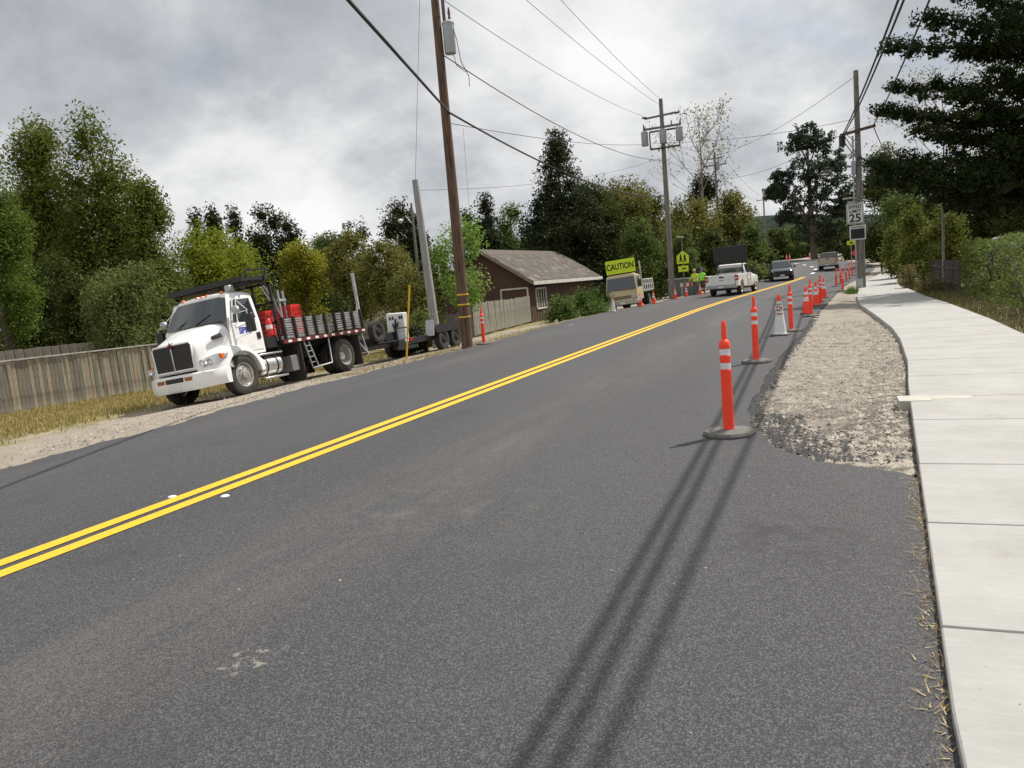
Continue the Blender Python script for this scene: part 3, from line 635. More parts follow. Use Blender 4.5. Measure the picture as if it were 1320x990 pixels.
    MB().bx(-1.45, -1.05, .75, 1.0, 1.0, 1.28).build('rear_cab_box', M_black, T)
    hs = MB()
    for k in range(3): hs.tube([(-1.6, .9 - k * .1, 2.55), (-1.75, .85 - k * .1, 2.4), (-1.95, .8, 1.9), (-2.3, .75, 1.3)], .022, 6)
    hs.tube([(-2.15, .7, 1.2), (-2.2, .7, 2.45)], .03, 8).tube([(-2.35, .72, 1.2), (-2.36, .72, 2.42)], .03, 8).bx(-2.4, -2.12, .67, .76, 2.15, 2.22)
    o = hs.build('hose_rack', M_steel, T, smooth=50)
    # door lettering (left side)
    Mt = Matrix(((-1, 0, 0, -.36), (0, 0, 1, 1.017), (0, 1, 0, 1.50), (0, 0, 0, 1)))
    text_mesh('door_lettering', 'SPM', .21, M_blue, T, Mt, .006)
white_truck()
# ------------------------------------------------------------------ black equipment trailer
def trailer():
    T = thing('equipment_trailer', 'black low flat equipment trailer with twin axles hitched behind the white truck', 'trailer', (-13.6, 14.07, -.36)); T.rotation_euler = (math.radians(5), 0, -math.pi / 2)
    AX = (-9.65, -10.6)
    for x in AX:
        for sy in (1, -1): wheel_mb(.37, .24, .22, T, (x, sy * 1.02, .37), sy, M_rimd)
    MB().bx(-12.2, -6.9, -.85, .85, .50, .60).bx(-12.2, -7.0, .80, .90, .42, .60).bx(-12.2, -7.0, -.90, -.80, .42, .60).build('deck', M_black, T)
    MB().bar((-7.0, .6, .50), (-5.55, 0, .48), .09, .12).bar((-7.0, -.6, .50), (-5.55, 0, .48), .09, .12).bar((-6.9, .85, .36), (-8.2, .85, .32), .10, .12).build('drawbar', M_black, T)
    for sy in (1, -1):
        MB().prism([(-9.15, .62), (-9.05, .80), (-9.2, .90), (-11.05, .90), (-11.2, .80), (-11.1, .62)], sy * .88, sy * 1.16).build('fender', M_black, T)
        MB().bar((-7.0, sy * .88, .98), (-8.3, sy * .88, .96), .04, .04).bar((-7.0, sy * .88, .6), (-7.0, sy * .88, .98), .05, .05).bar((-8.3, sy * .88, .6), (-8.3, sy * .88, .96), .05, .05).build('rail', M_black, T)
    MB().bx(-7.9, -7.7, .86, .92, .52, .60).build('reflector', M_redlens, T); MB().bx(-7.6, -7.4, .86, .92, .52, .60).build('reflector', M_signw, T)
    MB().bx(-6.75, -6.3, -.3, .3, .56, .80).build('tool_tray', M_black, T)
    MB().bar((-8.95, .98, .55), (-9.08, 1.0, 1.08), .30, .05).build('fender_step', M_steel, T)
    w_ = wheel_mb(.36, .22, .2, T, (-6.7, .35, .98), 1, M_rimd, name='spare_wheel')
    MB().bx(-12.3, -12.2, -.9, .9, .5, .62).build('tail_bar', M_black, T)
trailer()
# ------------------------------------------------------------------ white machine cabinet behind the trailer
p = AT(511, 404, 28.0); zb = float(zg(p.x, p.y))
K = thing('equipment_cabinet', 'white louvred machine cabinet standing behind the black trailer', 'cabinet', (p.x, p.y, zb), math.radians(18)); K.scale = (.78, .78, .82)
MB().bx(-.42, .42, -.35, .35, .30, 1.95).build('housing', M_white, K, bevel=.05)
for k, (x, z) in enumerate(((-.25, 1.72), (-.12, 1.74), (.2, 1.75), (.3, 1.75))): MB().bx(x - .04, x + .04, -.362, -.348, z - .07, z + .07).build('vent', M_black, K)
MB().bx(-.43, .43, -.358, -.349, 1.15, 1.17).build('panel_joint', M_steel, K); MB().bx(-.36, .36, -.3, .3, 0, .32).build('plinth', M_black, K)
MB().tube([(-.05, -.5, 0), (-.02, -.48, .9), (.02, -.45, 1.7)], [.07, .06, .04], 8).tube([(.0, -.47, 1.1), (-.12, -.45, 1.5)], .04, 6).tube([(.0, -.47, 1.2), (.14, -.45, 1.55)], .035, 6).build('lifting_arm', M_black, K, smooth=50)
# ------------------------------------------------------------------ delineators and cones
def delineator(loc, label, group, h=1.15):
    T = thing('delineator_post', label, 'delineator', loc, random.uniform(0, 1), group); s = h / 1.15
    MB().lathe([(.0, .0), (.255 * s, .0), (.26 * s, .02), (.245 * s, .045), (.09 * s, .058), (.06 * s, .06)], 8, caps=True).build('base', M_base, T, smooth=20)
    MB().lathe([(.066, .05), (.066, .66), (.058, .665), (.058, .73), (.066, .735), (.066, .80), (.058, .805), (.058, .87), (.068, .875), (.068, .925), (.05, .95), (.034, .96), (.030, 1.09), (.026, 1.13), (.012, 1.15), (0, 1.15)][:], 20).build('post', M_orange, T, smooth=40).scale = (s * .82, s * .82, s)
    for z in (.668, .808):
        b = MB().lathe([(.0605, z), (.0605, z + .062)], 20, caps=False).build('reflective_band', M_refl, T, smooth=40); b.scale = (s * .82, s * .82, s)
    return T
def cone(loc, label, group, h=.9, white=False):
    T = thing('traffic_cone', label, 'cone', loc, random.uniform(-.2, .2), group); s = h / .9
    body = M_signw if white else M_orange
    MB().bx(-.19 * s, .19 * s, -.19 * s, .19 * s, 0, .035 * s).build('base', M_base if white else pm('cone_base', (0.05, 0.045, 0.045), .8, var=.3), T, bevel=.012)
    pr = [(.15, .035), (.138, .06), (.132, .10), (.040, .82), (.036, .885), (.026, .9), (0, .9)]
    MB().lathe([(r * s, z * s) for r, z in pr], 20).build('body', body, T, smooth=40)
    rr = lambda z: (.132 - (.132 - .04) * (z - .10) / .72 + .0015)
    if white: MB().lathe([(rr(.76) * s, .76 * s), (rr(.82) * s, .82 * s), (.0375 * s, .887 * s), (.027 * s, .903 * s), (0, .903 * s)], 20, caps=False).build('tip', M_orange, T, smooth=40)
    else:
        for z0, z1 in ((.42, .56), (.63, .73)):
            MB().lathe([(rr(z0) * s, z0 * s), (rr(z1) * s, z1 * s)], 20, caps=False).build('reflective_collar', M_refl, T, smooth=40)
    return T
# nearest posts: own label each
posts = [((940, 560), 'orange delineator post standing at the corner where the gravel patch begins'), ((975, 467), 'orange delineator post between the gravel corner post and the white cone'), ((1020, 427), 'orange delineator post right behind the white lettered cone'), ((1045.6, 407.7), 'orange delineator post among the cluster of orange cones')]
for (px, py), lb in posts: delineator(G(px, py, .002), lb, 'delineators along the right pavement edge')
far_lb = 'orange delineator post in the far row leading up to the speed sign pole'
for px, py, D in ((1058, 393, None), (1086.5, 375.4, None)):
    delineator(G(px, py, .0), far_lb, 'delineators along the right pavement edge')
for px, D in ((1078, 47), (1083.5, 50), (1091, 53), (1095, 57), (1099, 61), (1104, 66), (1109, 70)):
    p = AT(px, 366, D); delineator((p.x, p.y, float(rise(p.y)) + (.0 if px < 1105 else .0)), far_lb, 'delineators along the right pavement edge')
pl = G(624, 443.7, .0); delineator(pl, 'orange delineator post beside the brown utility pole', None, 1.12)
NP = cone(G(1006, 432, .002), 'white traffic cone with red NO print and orange tip', None, .95, True)
sn = .95 / .9
def cone_text(s, z, size, mat, box=None):
    # on the side that faces the photographer
    r = (.132 - (.132 - .04) * (z - .10) / .72) * sn; ang = math.atan2(-G(1006, 432).y, -G(1006, 432).x) - NP.rotation_euler.z
    tilt = math.atan(.092 / .72)
    M0 = Matrix.Rotation(ang + math.pi / 2, 4, 'Z') @ Matrix.Translation((0, -r - .010, z * sn)) @ Matrix.Rotation(math.pi / 2 - tilt, 4, 'X')
    if box: 
        b = MB().bx(-box[0] / 2, box[0] / 2, -box[1] / 2, box[1] / 2, -.012, -.001); me_ = b.build('print_panel', pm('red_print', (0.35, 0.01, 0.04), .6), NP); me_.data.transform(M0)
    text_mesh('lettering', s, size, mat, NP, M0, .002)
cone_text('NO', .60, .12, M_signw, (.13, .11)); cone_text('PARKING', .48, .038, pm('red_print', (0.35, 0.01, 0.04), .6)); cone_text('TOW AWAY', .69, .022, M_ink)
for (px, py), lb in (((1039.6, 404.6), 'orange cone standing apart on the road side of the cone cluster'), ((1052, 394), 'short looking orange cone wedged between delineator and cones'), ((1056, 389), 'middle orange cone of the cluster at the pavement lip'), ((1062, 384), 'last orange cone of the cluster at the pavement lip')):
    cone(G(px, py, .002), lb, 'orange cones along the right pavement edge', .88)
for px, py, lb, wh in ((791, 402, 'faded white cone with orange tip in front of the beige truck', True), (826, 395.5, 'orange cone at the front wheel of the beige truck', False), (843, 391.5, 'orange cone beside the flatbed of the beige truck', False), (871, 386, 'orange cone at the foot of the transformer pole', False), (885, 383, 'orange cone under the school crossing sign', False), (903, 381, 'orange cone at the feet of the road workers', False)):
    p = G(px, py, -.0); cone((p.x, p.y, float(max(zg(p.x, p.y), 0)) if p.x > float(left_edge(p.y)) else float(zg(p.x, p.y))), lb, 'cones beside the work trucks', .75, wh)
for px, D in ((1014, 128), (1018, 128), (1044, 126), (1052, 124)):
    p = AT(px, 334, D); cone((p.x, p.y, float(rise(p.y))), 'orange cone at the far bend by the clipped hedge', 'cones at the far bend', .95)
# ------------------------------------------------------------------ fences (every plank a part)
def fence(name, label, a_, b_, hgt, pw, mats, zfn, top_rail=None, jit=.03, posts=True):
    a_, b_ = Vector(a_), Vector(b_); d = b_ - a_; n = int(d.length / pw); d.normalize(); ang = math.atan2(d.y, d.x)
    T = thing(name, label, 'fence', (a_.x, a_.y, 0), ang); L_ = n * pw
    protos = []
    for k in range(6):
        h = hgt + random.uniform(-jit, jit); s = random.uniform(-.004, .004)
        mb = MB().loft([[(0, -.010, 0), (pw - .012, -.010, 0), (pw - .012, .010, 0), (0, .010, 0)], [(s, -.010, h - .03), (pw - .012 + s, -.010, h - .03), (pw - .012 + s, .010, h - .03), (s, .010, h - .03)], [(s + .01, -.010, h), (pw - .022 + s, -.010, h), (pw - .022 + s, .010, h), (s + .01, .010, h)]])
        protos.append(mb)
    meshes = []
    for mb in protos:
        for mt in mats:
            o = mb.build('plank', mt, T); meshes.append(o)
    for k in range(n):
        src = random.choice(meshes); o = src.copy(); COL.objects.link(o); o.parent = T
        q = a_ + d * (k * pw); o.location = (k * pw, random.uniform(-.006, .006), zfn(q.x, q.y) + random.uniform(-.015, .01)); o.rotation_euler = (random.uniform(-.012, .012), random.uniform(-.008, .008), 0)
    for o in meshes: bpy.data.objects.remove(o)
    for zr in (.35, hgt - .3):
        pts = [(t, .035, zfn(*(a_ + d * t).xy) + zr) for t in np.linspace(0, L_, 8)]
        m_ = MB()
        for p0, p1 in zip(pts[:-1], pts[1:]): m_.bar(p0, p1, .04, .08)
        m_.build('rail', mats[0], T)
    if posts:
        t = 0
        while t <= L_:
            z = zfn(*(a_ + d * t).xy); MB().bx(t - .05, t + .05, .03, .13, z - .1, z + hgt - .04).build('post', mats[0], T); t += 2.4
    if top_rail:
        pts = [(t, 0, zfn(*(a_ + d * t).xy) + hgt + .03) for t in np.linspace(0, L_, 8)]
        m_ = MB()
        for p0, p1 in zip(pts[:-1], pts[1:]): m_.bar(p0, p1, .10, .03)
        m_.build('top_cap', top_rail, T)
    return T
zfl = lambda x, y: float(zg(x, y))
M_cap = pm('bleached_cap', (0.62, 0.60, 0.56), .8, col2=(0.35, 0.33, 0.30), scale=4)
fence('picket_fence', 'long weathered grey plank fence beside the dry grass verge', (-23.6, 7.6, 0), (-17.6, 24.5, 0), 1.42, .105, (M_plank, M_plankpale, M_plankpale, M_plankgreen), zfl, M_cap)
fence('yard_fence', 'low dark plank fence behind the black trailer', AT(462, 409, 34).to_tuple(), AT(606, 396, 34).to_tuple(), 1.25, .16, (M_plank, M_plankgreen), lambda x, y: -.5)
hA = G(686, 413, -.42); hB = G(768, 397, -.42)
fence('board_fence', 'tall mossy grey board fence next to the brown house', G(612, 432, -.40).to_tuple(), G(686, 414, -.42).to_tuple(), 1.5, .21, (M_plankgreen, M_plankgreen, M_plank), lambda x, y: -.42)
fence('back_fence', 'old grey board fence in shade behind the long picket fence', (-30, 12, 0), (-23, 30, 0), 1.5, .3, (M_plank,), lambda x, y: -.5, posts=False)
# ------------------------------------------------------------------ brown house
hd = (hB - hA); hl_ = hd.length; hd.normalize(); hn = Vector((-hd.y, hd.x, 0))     # hn: away from the road
if hn.x > 0: hn = -hn
def HP(u, s, z): return hA + hd * u + hn * s + Vector((0, 0, z))
eave = HIT(692, 361, HP(0, -.5, 0), hn); ze = eave.z - hA.z - .1
ridge = HIT(617, 322, HP(-.4, 0, 0), hd); sr_ = (ridge - hA).dot(hn); zr = ridge.z - hA.z
HT = thing('brown_house', 'low brown house with worn wood shingle roof and white fascia', 'house', hA); iv = lambda p: p - hA
def hb(pts_list): return [tuple(iv(HP(*p))) for p in pts_list]
slope = (zr - ze) / (sr_ + .5); zw = ze + .5 * slope - .05
wl = MB().loft([hb([(0, 0, -.3), (0, 2 * sr_, -.3), (0, 2 * sr_, zw), (0, sr_, zr - .05), (0, 0, zw)]), hb([(hl_, 0, -.3), (hl_, 2 * sr_, -.3), (hl_, 2 * sr_, zw), (hl_, sr_, zr - .05), (hl_, 0, zw)])])
wl.build('wall', M_siding, HT)
bt = MB()
for k in range(int(hl_ / .4)): q = .1 + k * .4; bt.loft([hb([(q, -.018, -.2), (q + .05, -.018, -.2), (q + .05, .01, -.2), (q, .01, -.2)]), hb([(q, -.018, zw), (q + .05, -.018, zw), (q + .05, .01, zw), (q, .01, zw)])])
o = bt.build('batten_strips', M_siding, HT); o['kind'] = 'stuff'
u0, u1 = -.55, hl_ + .55
rf = MB()
for sgn in (0, 1):
    ncs = 26
    for k in range(ncs):
        f0, f1 = k / ncs, (k + 1) / ncs
        s0, s1 = -.5 + f0 * (sr_ + .5), -.5 + f1 * (sr_ + .5); z0, z1 = ze + f0 * (zr - ze), ze + f1 * (zr - ze)
        if sgn: s0, s1 = 2 * sr_ - s0, 2 * sr_ - s1
        rf.add(hb([(u0, s0, z0 + .05), (u1, s0, z0 + .05), (u1, s1, z1 + .02), (u0, s1, z1 + .02), (u0, s0, z0 + .01), (u1, s0, z0 + .01)]), [(0, 1, 2, 3), (0, 4, 5, 1)])
    s0, s1 = (-.5, sr_) if not sgn else (2 * sr_ + .5, sr_)
    rf.add(hb([(u0, s0, ze), (u1, s0, ze), (u1, s1, zr), (u0, s1, zr)]), [(0, 1, 2, 3)])
ro = rf.build('roof', M_shingle, HT)
# individual shingles on the near slope, raised unevenly
shm = []
for k in range(5):
    w_ = random.uniform(.18, .34); shm.append((w_, MB().bx(0, w_ - .012, 0, .40, 0, .012)))
shobj = [mb.build('shingle', pm('shingle_%d' % k, c_, .9, var=.25, scale=6, bump=.3), ro) for k, ((w_, mb), c_) in enumerate(zip(shm, ((.105, .09, .078), (.085, .073, .063), (.13, .112, .096), (.095, .08, .07), (.17, .148, .125))))]
e1 = hd; e2 = (hn * (sr_ + .5) + Vector((0, 0, zr - ze))).normalized(); e3 = e1.cross(e2)
if e3.z < 0: e3 = -e3
RM = Matrix((e1, e2, e3)).transposed().to_4x4(); cnt = 0
for k in range(14):
    u = u0 + random.uniform(0, .2); f = (k + .05) / 14
    while u < u1 - .4 and cnt < 296:
        i = random.choices(range(5), (5, 5, 2, 5, 1))[0]; w_ = shm[i][0] * 2.0
        o = shobj[i].copy(); COL.objects.link(o); o.parent = ro; q = iv(HP(u, -.5 + f * (sr_ + .5), ze + f * (zr - ze) + .05)) + e3 * random.uniform(.004, .02)
        o.matrix_local = Matrix.Translation(q) @ RM @ Matrix.Diagonal((2.0, 1.0, 1, 1)); u += w_; cnt += 1
for o in shobj: bpy.data.objects.remove(o)
def hbar(name, p0, p1, wx, wy, mat, par): return MB().bar(tuple(iv(HP(*p0))), tuple(iv(HP(*p1))), wx, wy).build(name, mat, par)
hbar('fascia', (u0, -.52, ze - .06), (u1, -.52, ze - .06), .04, .22, M_trim, HT)
hbar('barge_board', (u0 - .02, -.5, ze - .04), (u0 - .02, sr_, zr - .04), .04, .2, pm('grey_barge', (0.22, 0.19, 0.16), .85, var=.25), HT)
# window on the road side, opening on the gable
def window(u_0, u_1, z0, z1, n, sgable=False):
    f = (lambda u, z, e: (u, -e, z)) if not sgable else (lambda u, z, e: (-e, u, z))
    wd = MB().loft([hb([f(u_0, z0, -.01), f(u_1, z0, -.01), f(u_1, z1, -.01), f(u_0, z1, -.01)]), hb([f(u_0, z0, .025), f(u_1, z0, .025), f(u_1, z1, .025), f(u_0, z1, .025)])]).build('window', M_siding if sgable else M_glass, HT)
    fr = MB()
    for p0, p1 in (((u_0, z0), (u_1, z0)), ((u_0, z1), (u_1, z1)), ((u_0, z0), (u_0, z1)), ((u_1, z0), (u_1, z1))): fr.bar(hb([f(*p0, .03)])[0], hb([f(*p1, .03)])[0], .08, .10)
    fr.build('frame', M_trim, wd)
    for k in range(1, n): MB().bar(hb([f(u_0 + (u_1 - u_0) * k / n, z0, .03)])[0], hb([f(u_0 + (u_1 - u_0) * k / n, z1, .03)])[0], .05, .05).build('mullion', M_trim, wd)
def u_of(px, py): q = HIT(px, py, hA, hn); return (q - hA).dot(hd), q.z - hA.z
ua, z1_ = u_of(690, 372); ub, z0_ = u_of(704, 393); window(ua, ub, z0_ - .15, z1_, 4)
def s_of(px, py): q = HIT(px, py, hA, hd); return (q - hA).dot(hn), q.z - hA.z
sa, z1_ = s_of(680, 371); sb, _ = s_of(646, 375); window(sb, sa, .3, z1_, 1, True)
# ------------------------------------------------------------------ utility poles
def shaft(T, h, r0, r1, mat, z0=-.3, lean=(0, 0)):
    k = 10; return MB().tube([(lean[0] * t, lean[1] * t, z0 + (h - z0) * t) for t in np.linspace(0, 1, k)], [r0 + (r1 - r0) * t for t in np.linspace(0, 1, k)], 14).build('shaft', mat, T, smooth=50)
def insulator(T, x, y, z, h=.3): return MB().lathe([(.03, 0), (.06, .05), (.03, .08), (.07, .12), (.03, .16), (.055, .2), (.02, h)], 10, (x, y, z)).build('insulator', M_ceramic, T, smooth=50)
def transformer(T, x, y, z, r=.2, h=.85):
    t = MB().lathe([(.0, 0), (r * .92, 0), (r, .04), (r, h - .06), (r * 1.06, h - .05), (r * 1.06, h), (r * .6, h + .07), (0, h + .08)], 18, (x, y, z)).build('transformer', M_greybox, T, smooth=45)
    MB().lathe([(.03, 0), (.045, .08), (.03, .12), (.045, .2), (.02, .36)], 8, (x + .06, y, z + h + .05)).build('bushing', M_ceramic, t, smooth=50)
    MB().bx(x - .03, x + .03, y - .05, y + .05, z + .3, z + .4).build('bracket', M_steel, t); return t
p1 = Vector((-10.28, 20.93, -.06))
P1 = thing('utility_pole', 'thick brown wooden utility pole with yellow bands beside the trailer', 'utility pole', p1)
shaft(P1, 12.6, .175, .10, M_wood)
for z in (.95, 1.32, 1.62): MB().lathe([(.178 - z * .004, z), (.186 - z * .004, z), (.186 - z * .004, z + .045), (.178 - z * .004, z + .045)], 16, caps=False).build('yellow_band', M_yellow, P1, smooth=50)
transformer(P1, .32, .05, 8.55, .17, .85); MB().tube([(.24, 0, 9.4), (.24, 0, 10.6)], .05, 8).build('cutout', M_ceramic, P1); MB().bar((0, 0, 10.3), (.3, 0, 10.3), .06, .06).build('bracket_arm', M_steel, P1)
MB().tube([(.45, .02, 9.35), (.55, .05, 8.9), (.6, .1, 8.3), (.72, .3, 7.9), (.66, .4, 7.65)], .011, 6).tube([(.42, .02, 8.5), (.46, .1, 8.2), (.62, .3, 8.05)], .01, 6).build('drop_lead', M_wire, P1, smooth=50)
P2p = AT(867, 383, 54); P2p.z = float(zg(P2p.x, P2p.y)); top2 = AT(846, 128, 54).z - P2p.z
P2 = thing('transformer_pole', 'tall grey utility pole carrying three transformers and two crossarms', 'utility pole', P2p); P2.rotation_euler = (0, 0, 0)
shaft(P2, top2, .22, .13, M_woodgrey)
def zz2(py): return AT(856, py, 54).z - P2p.z
z = zz2(150); MB().bar((-1.15, -.12, z), (1.0, -.12, z + .1), .1, .12).build('crossarm', M_woodgrey, P2)
z = zz2(164); MB().bar((-1.3, -.14, z), (1.3, -.14, z), .1, .14).build('crossarm', M_woodgrey, P2)
for x in (-1.25, .65, 1.25): insulator(P2, x, -.14, z + .06)
for x in (-1.0, .95): MB().tube([(x, -.12, zz2(150) + .05), (x * 1.3, -.2, zz2(150) + .08)], .07, 8).build('insulator', M_ceramic, P2)
z = zz2(191); 
for q in (z, z + 1.15): MB().bar((-.85, -.22, q), (1.15, -.22, q), .1, .1).build('transformer_rack', M_black, P2)
for x in (-.85, 1.15): MB().bar((x, -.22, z), (x, -.22, z + 1.15), .08, .08).build('rack_post', M_black, P2)
for x in (-1.15, .1, 1.2): transformer(P2, x, -.45, z + .25, .24, .9)
def simple_pole(px, py, D, label, zb=None, arms=((.95, 1.2),), r=.17, mat=M_woodgrey, lean=(0, 0), name='utility_pole'):
    tp = AT(px, py, D); gz_ = float(zg(tp.x, tp.y)) if zb is None else zb
    T = thing(name, label, 'utility pole', (tp.x - lean[0], tp.y - lean[1], gz_)); h = tp.z - gz_
    shaft(T, h, r, r * .6, mat, lean=lean)
    for f, l in arms:
        MB().bar((-l, -.14, h * f), (l, -.14, h * f), .1, .13).build('crossarm', mat, T)
        for x in (-l + .1, l - .1): insulator(T, x, -.14, h * f + .06)
    return T, h
P3, h3 = simple_pole(921, 196, 85, 'grey utility pole rising behind the white pickup', arms=((.95, .8), (.90, 1.2)))
MB().bar((0, 0, h3 * .36), (1.6, -.3, h3 * .38), .06, .06).build('lamp_arm', M_steel, P3); MB().bx(1.4, 2.2, -.4, -.2, h3 * .38 - .06, h3 * .38 + .06).build('lamp_head', M_signw, P3)
transformer(P3, .3, -.2, h3 * .86, .2, .8)
P4, h4 = simple_pole(984, 252, 150, 'far thin utility pole in front of the wooded hill', arms=((.93, 1.3),), r=.2)
P5, h5 = simple_pole(535, 232, 31, 'leaning pale grey pole behind the black trailer', arms=(), r=.20, mat=pm('pale_pole', (0.36, 0.36, 0.35), .8, col2=(0.22, 0.21, 0.20), scale=4, stretch=(4, 4, .5)), lean=(-.28, 0), zb=-.5)
P6, h6 = simple_pole(530, 262, 58, 'slim pole with a hooded street lamp among the trees', arms=(), r=.13, zb=-.5)
MB().tube([(0, 0, h6 * .82), (-.5, -.1, h6 * .9), (-.9, -.15, h6 * .88)], .03, 8).build('lamp_arm', M_steel, P6); MB().lathe([(.0, .15), (.18, .08), (.22, 0), (.16, -.12), (.1, -.2), (0, -.22)], 14, (-.95, -.15, h6 * .87)).build('lamp_head', M_signw, P6, smooth=50)
# right pole with speed sign
PRp = Vector((1.42, 45.3, .05)); PR = thing('sign_pole', 'grey wooden pole at the sidewalk carrying the speed limit sign', 'utility pole', PRp)
shaft(PR, 11.15, .19, .12, M_woodgrey)
MB().bar((-.85, -.15, 8.0), (.85, -.15, 8.25), .12, .14).build('crossarm', M_wood, PR); MB().bar((-.6, -.15, 8.05), (0, -.13, 7.5), .04, .04).build('brace', M_steel, PR)
MB().lathe([(.0, 0), (.16, .03), (.16, .55), (0, .6)], 10, (-.75, -.2, 7.4)).build('splice_case', M_black, PR, smooth=40)
MB().tube([(-.25, -.1, .1), (-.25, -.1, 7.9)], .045, 8).build('conduit', M_steel, PR, smooth=50); MB().bx(-.36, -.16, -.25, -.05, 5.9, 6.6).build('meter_box', M_greybox, PR, bevel=.02)
MB().bx(-.28, .05, -.3, -.12, .0, .5).build('base_cover', M_steel, PR, bevel=.03)
def sign_panel(name, T, w_, h_, x, y, z, mat, edge=None):
    o = MB().bx(x - w_/2, x + w_/2, y - .008, y + .008, z - h_/2, z + h_/2).build(name, mat, T, bevel=.006, seg=1); return o
def face_M(x, y, z): return Matrix(((1, 0, 0, x), (0, 0, -1, y), (0, 1, 0, z), (0, 0, 0, 1)))
def framelines(par, w_, h_, x, y, z, mat, t=.02, ins=.03):
    m_ = MB()
    for sx in (-1, 1): m_.bx(x + sx * (w_/2 - ins) - t/2, x + sx * (w_/2 - ins) + t/2, y - .003, y + .003, z - h_/2 + ins, z + h_/2 - ins)
    for sz in (-1, 1): m_.bx(x - w_/2 + ins + t/2, x + w_/2 - ins - t/2, y - .003, y + .003, z + sz * (h_/2 - ins) - t/2, z + sz * (h_/2 - ins) + t/2)
    m_.build('border_print', mat, par)
SG = thing('speed_limit_sign', 'white SPEED LIMIT 25 sign above the speed display', 'sign', (1.17, 44.95, 3.95))
pn = sign_panel('panel', SG, .84, 1.06, 0, 0, 0, M_signw); framelines(pn, .84, 1.06, 0, -.011, 0, M_ink)
text_mesh('lettering', 'SPEED', .235, M_ink, pn, face_M(0, -.012, .34), .004); text_mesh('lettering', 'LIMIT', .235, M_ink, pn, face_M(0, -.012, .11), .004); text_mesh('lettering', '25', .58, M_ink, pn, face_M(0, -.012, -.25), .012)
MB().bx(-.05, .05, .01, .16, -.4, .4).build('bracket', M_steel, SG)
SD = thing('speed_display', 'radar speed display reading YOUR SPEED under the speed limit sign', 'sign', (1.27, 44.93, 2.95))
pn = sign_panel('panel', SD, .78, .74, 0, 0, 0, M_signw); text_mesh('lettering', 'YOUR SPEED', .125, M_ink, pn, face_M(0, -.012, .285), .002, .95)
MB().bx(-.33, .33, -.03, -.004, -.31, .20).build('screen', M_ink, SD, bevel=.01); MB().bx(-.05, .05, .01, .16, -.3, .3).build('bracket', M_steel, SD)
SO = thing('solar_panel', 'small tilted solar panel with battery box beside the speed sign pole', 'solar panel', (.93, 45.6, 4.1))
MB().bar((-.3, 0, .72), (.35, .1, .72), .5, .04).build('panel', M_signw, SO); MB().bx(-.1, .28, -.1, .15, -.1, .55).build('battery_box', M_greybox, SO, bevel=.02); MB().bar((.1, 0, .5), (.55, -.1, .5), .05, .05).build('arm', M_steel, SO)
# small yellow sign and pink sign behind the pole
q = AT(1097, 313, 62); Y1 = thing('arrow_sign', 'small yellow green sign with black arrow behind the delineator row', 'sign', (q.x, q.y, float(rise(q.y)))); hz = q.z - float(rise(q.y))
MB().tube([(0, 0.03, 0), (0, 0.03, hz + .3)], .03, 8).build('post', M_steel, Y1); pn = sign_panel('panel', Y1, .6, .32, 0, 0, hz, M_lime)
MB().add([(-.15, -.012, hz + .02), (.1, -.012, hz + .1), (.1, -.012, hz + .02), (.2, -.012, hz - .05), (.1, -.012, hz - .08), (-.12, -.012, hz - .04)], [(0, 1, 2, 3, 4, 5)]).build('arrow_print', M_ink, pn)
q = AT(1103, 326, 72); Y2 = thing('roll_up_sign', 'small pink work sign standing beyond the delineator row', 'sign', (q.x, q.y, float(rise(q.y)))); hz = q.z - float(rise(q.y))
MB().tube([(0, .03, 0), (0, .03, hz)], .025, 8).build('stand', M_steel, Y2); MB().add([(-.42, 0, hz), (0, 0, hz + .42), (.42, 0, hz), (0, 0, hz - .42), (-.42, .02, hz), (0, .02, hz + .42), (.42, .02, hz), (0, .02, hz - .42)], [(0, 1, 2, 3), (7, 6, 5, 4), (0, 4, 5, 1), (1, 5, 6, 2), (2, 6, 7, 3), (3, 7, 4, 0)]).build('panel', pm('pink_vinyl', (0.75, 0.08, 0.12), .6), Y2)
# school crossing sign
q = AT(880, 332, 54); gz_ = float(zg(q.x, q.y)); SS = thing('school_crossing_sign', 'yellow green school crossing sign with walking figures and arrow plaque', 'sign', (q.x, q.y, gz_)); hz = q.z - gz_
MB().tube([(0, .04, 0), (0, .04, hz + 1.4)], .04, 8).build('post', M_woodgrey, SS)
pent = [(-.42, -.42), (.42, -.42), (.42, .12), (0, .48), (-.42, .12)]
o = MB().prism([(x, hz + zc_) for x, zc_ in pent], -.008, .008).build('panel', M_lime, SS)
fg = MB()
for x in (-.14, .14):
    fg.lathe([(0, -.004), (.06, -.004), (.06, .004), (0, .004)], 10, (x, -.014, hz + .17), 'y')
    fg.prism([(x - .08, hz - .08), (x + .07, hz - .08), (x + .06, hz + .11), (x - .06, hz + .11)], -.018, -.011); fg.prism([(x - .13, hz - .33), (x - .07, hz - .33), (x + .05, hz - .08), (x - .06, hz - .08)], -.018, -.011); fg.prism([(x + .06, hz - .33), (x + .12, hz - .33), (x + .07, hz - .08), (x - .02, hz - .08)], -.018, -.011)
fg.build('walking_figures_print', M_ink, o)
pq = MB().bx(-.35, .35, -.008, .008, hz - .97, hz - .57).build('plaque', M_lime, SS); MB().prism([(-.16, hz - .66), (.05, hz - .76), (.02, hz - .70), (.2, hz - .70), (.2, hz - .80), (.02, hz - .80), (.1, hz - .86), (-.02, hz - .84)], -.016, -.011).build('arrow_print', M_ink, pq)
MB().bx(-.3, .1, -.1, .2, hz + 1.4, hz + 1.45).build('solar_panel', M_signw, SS)
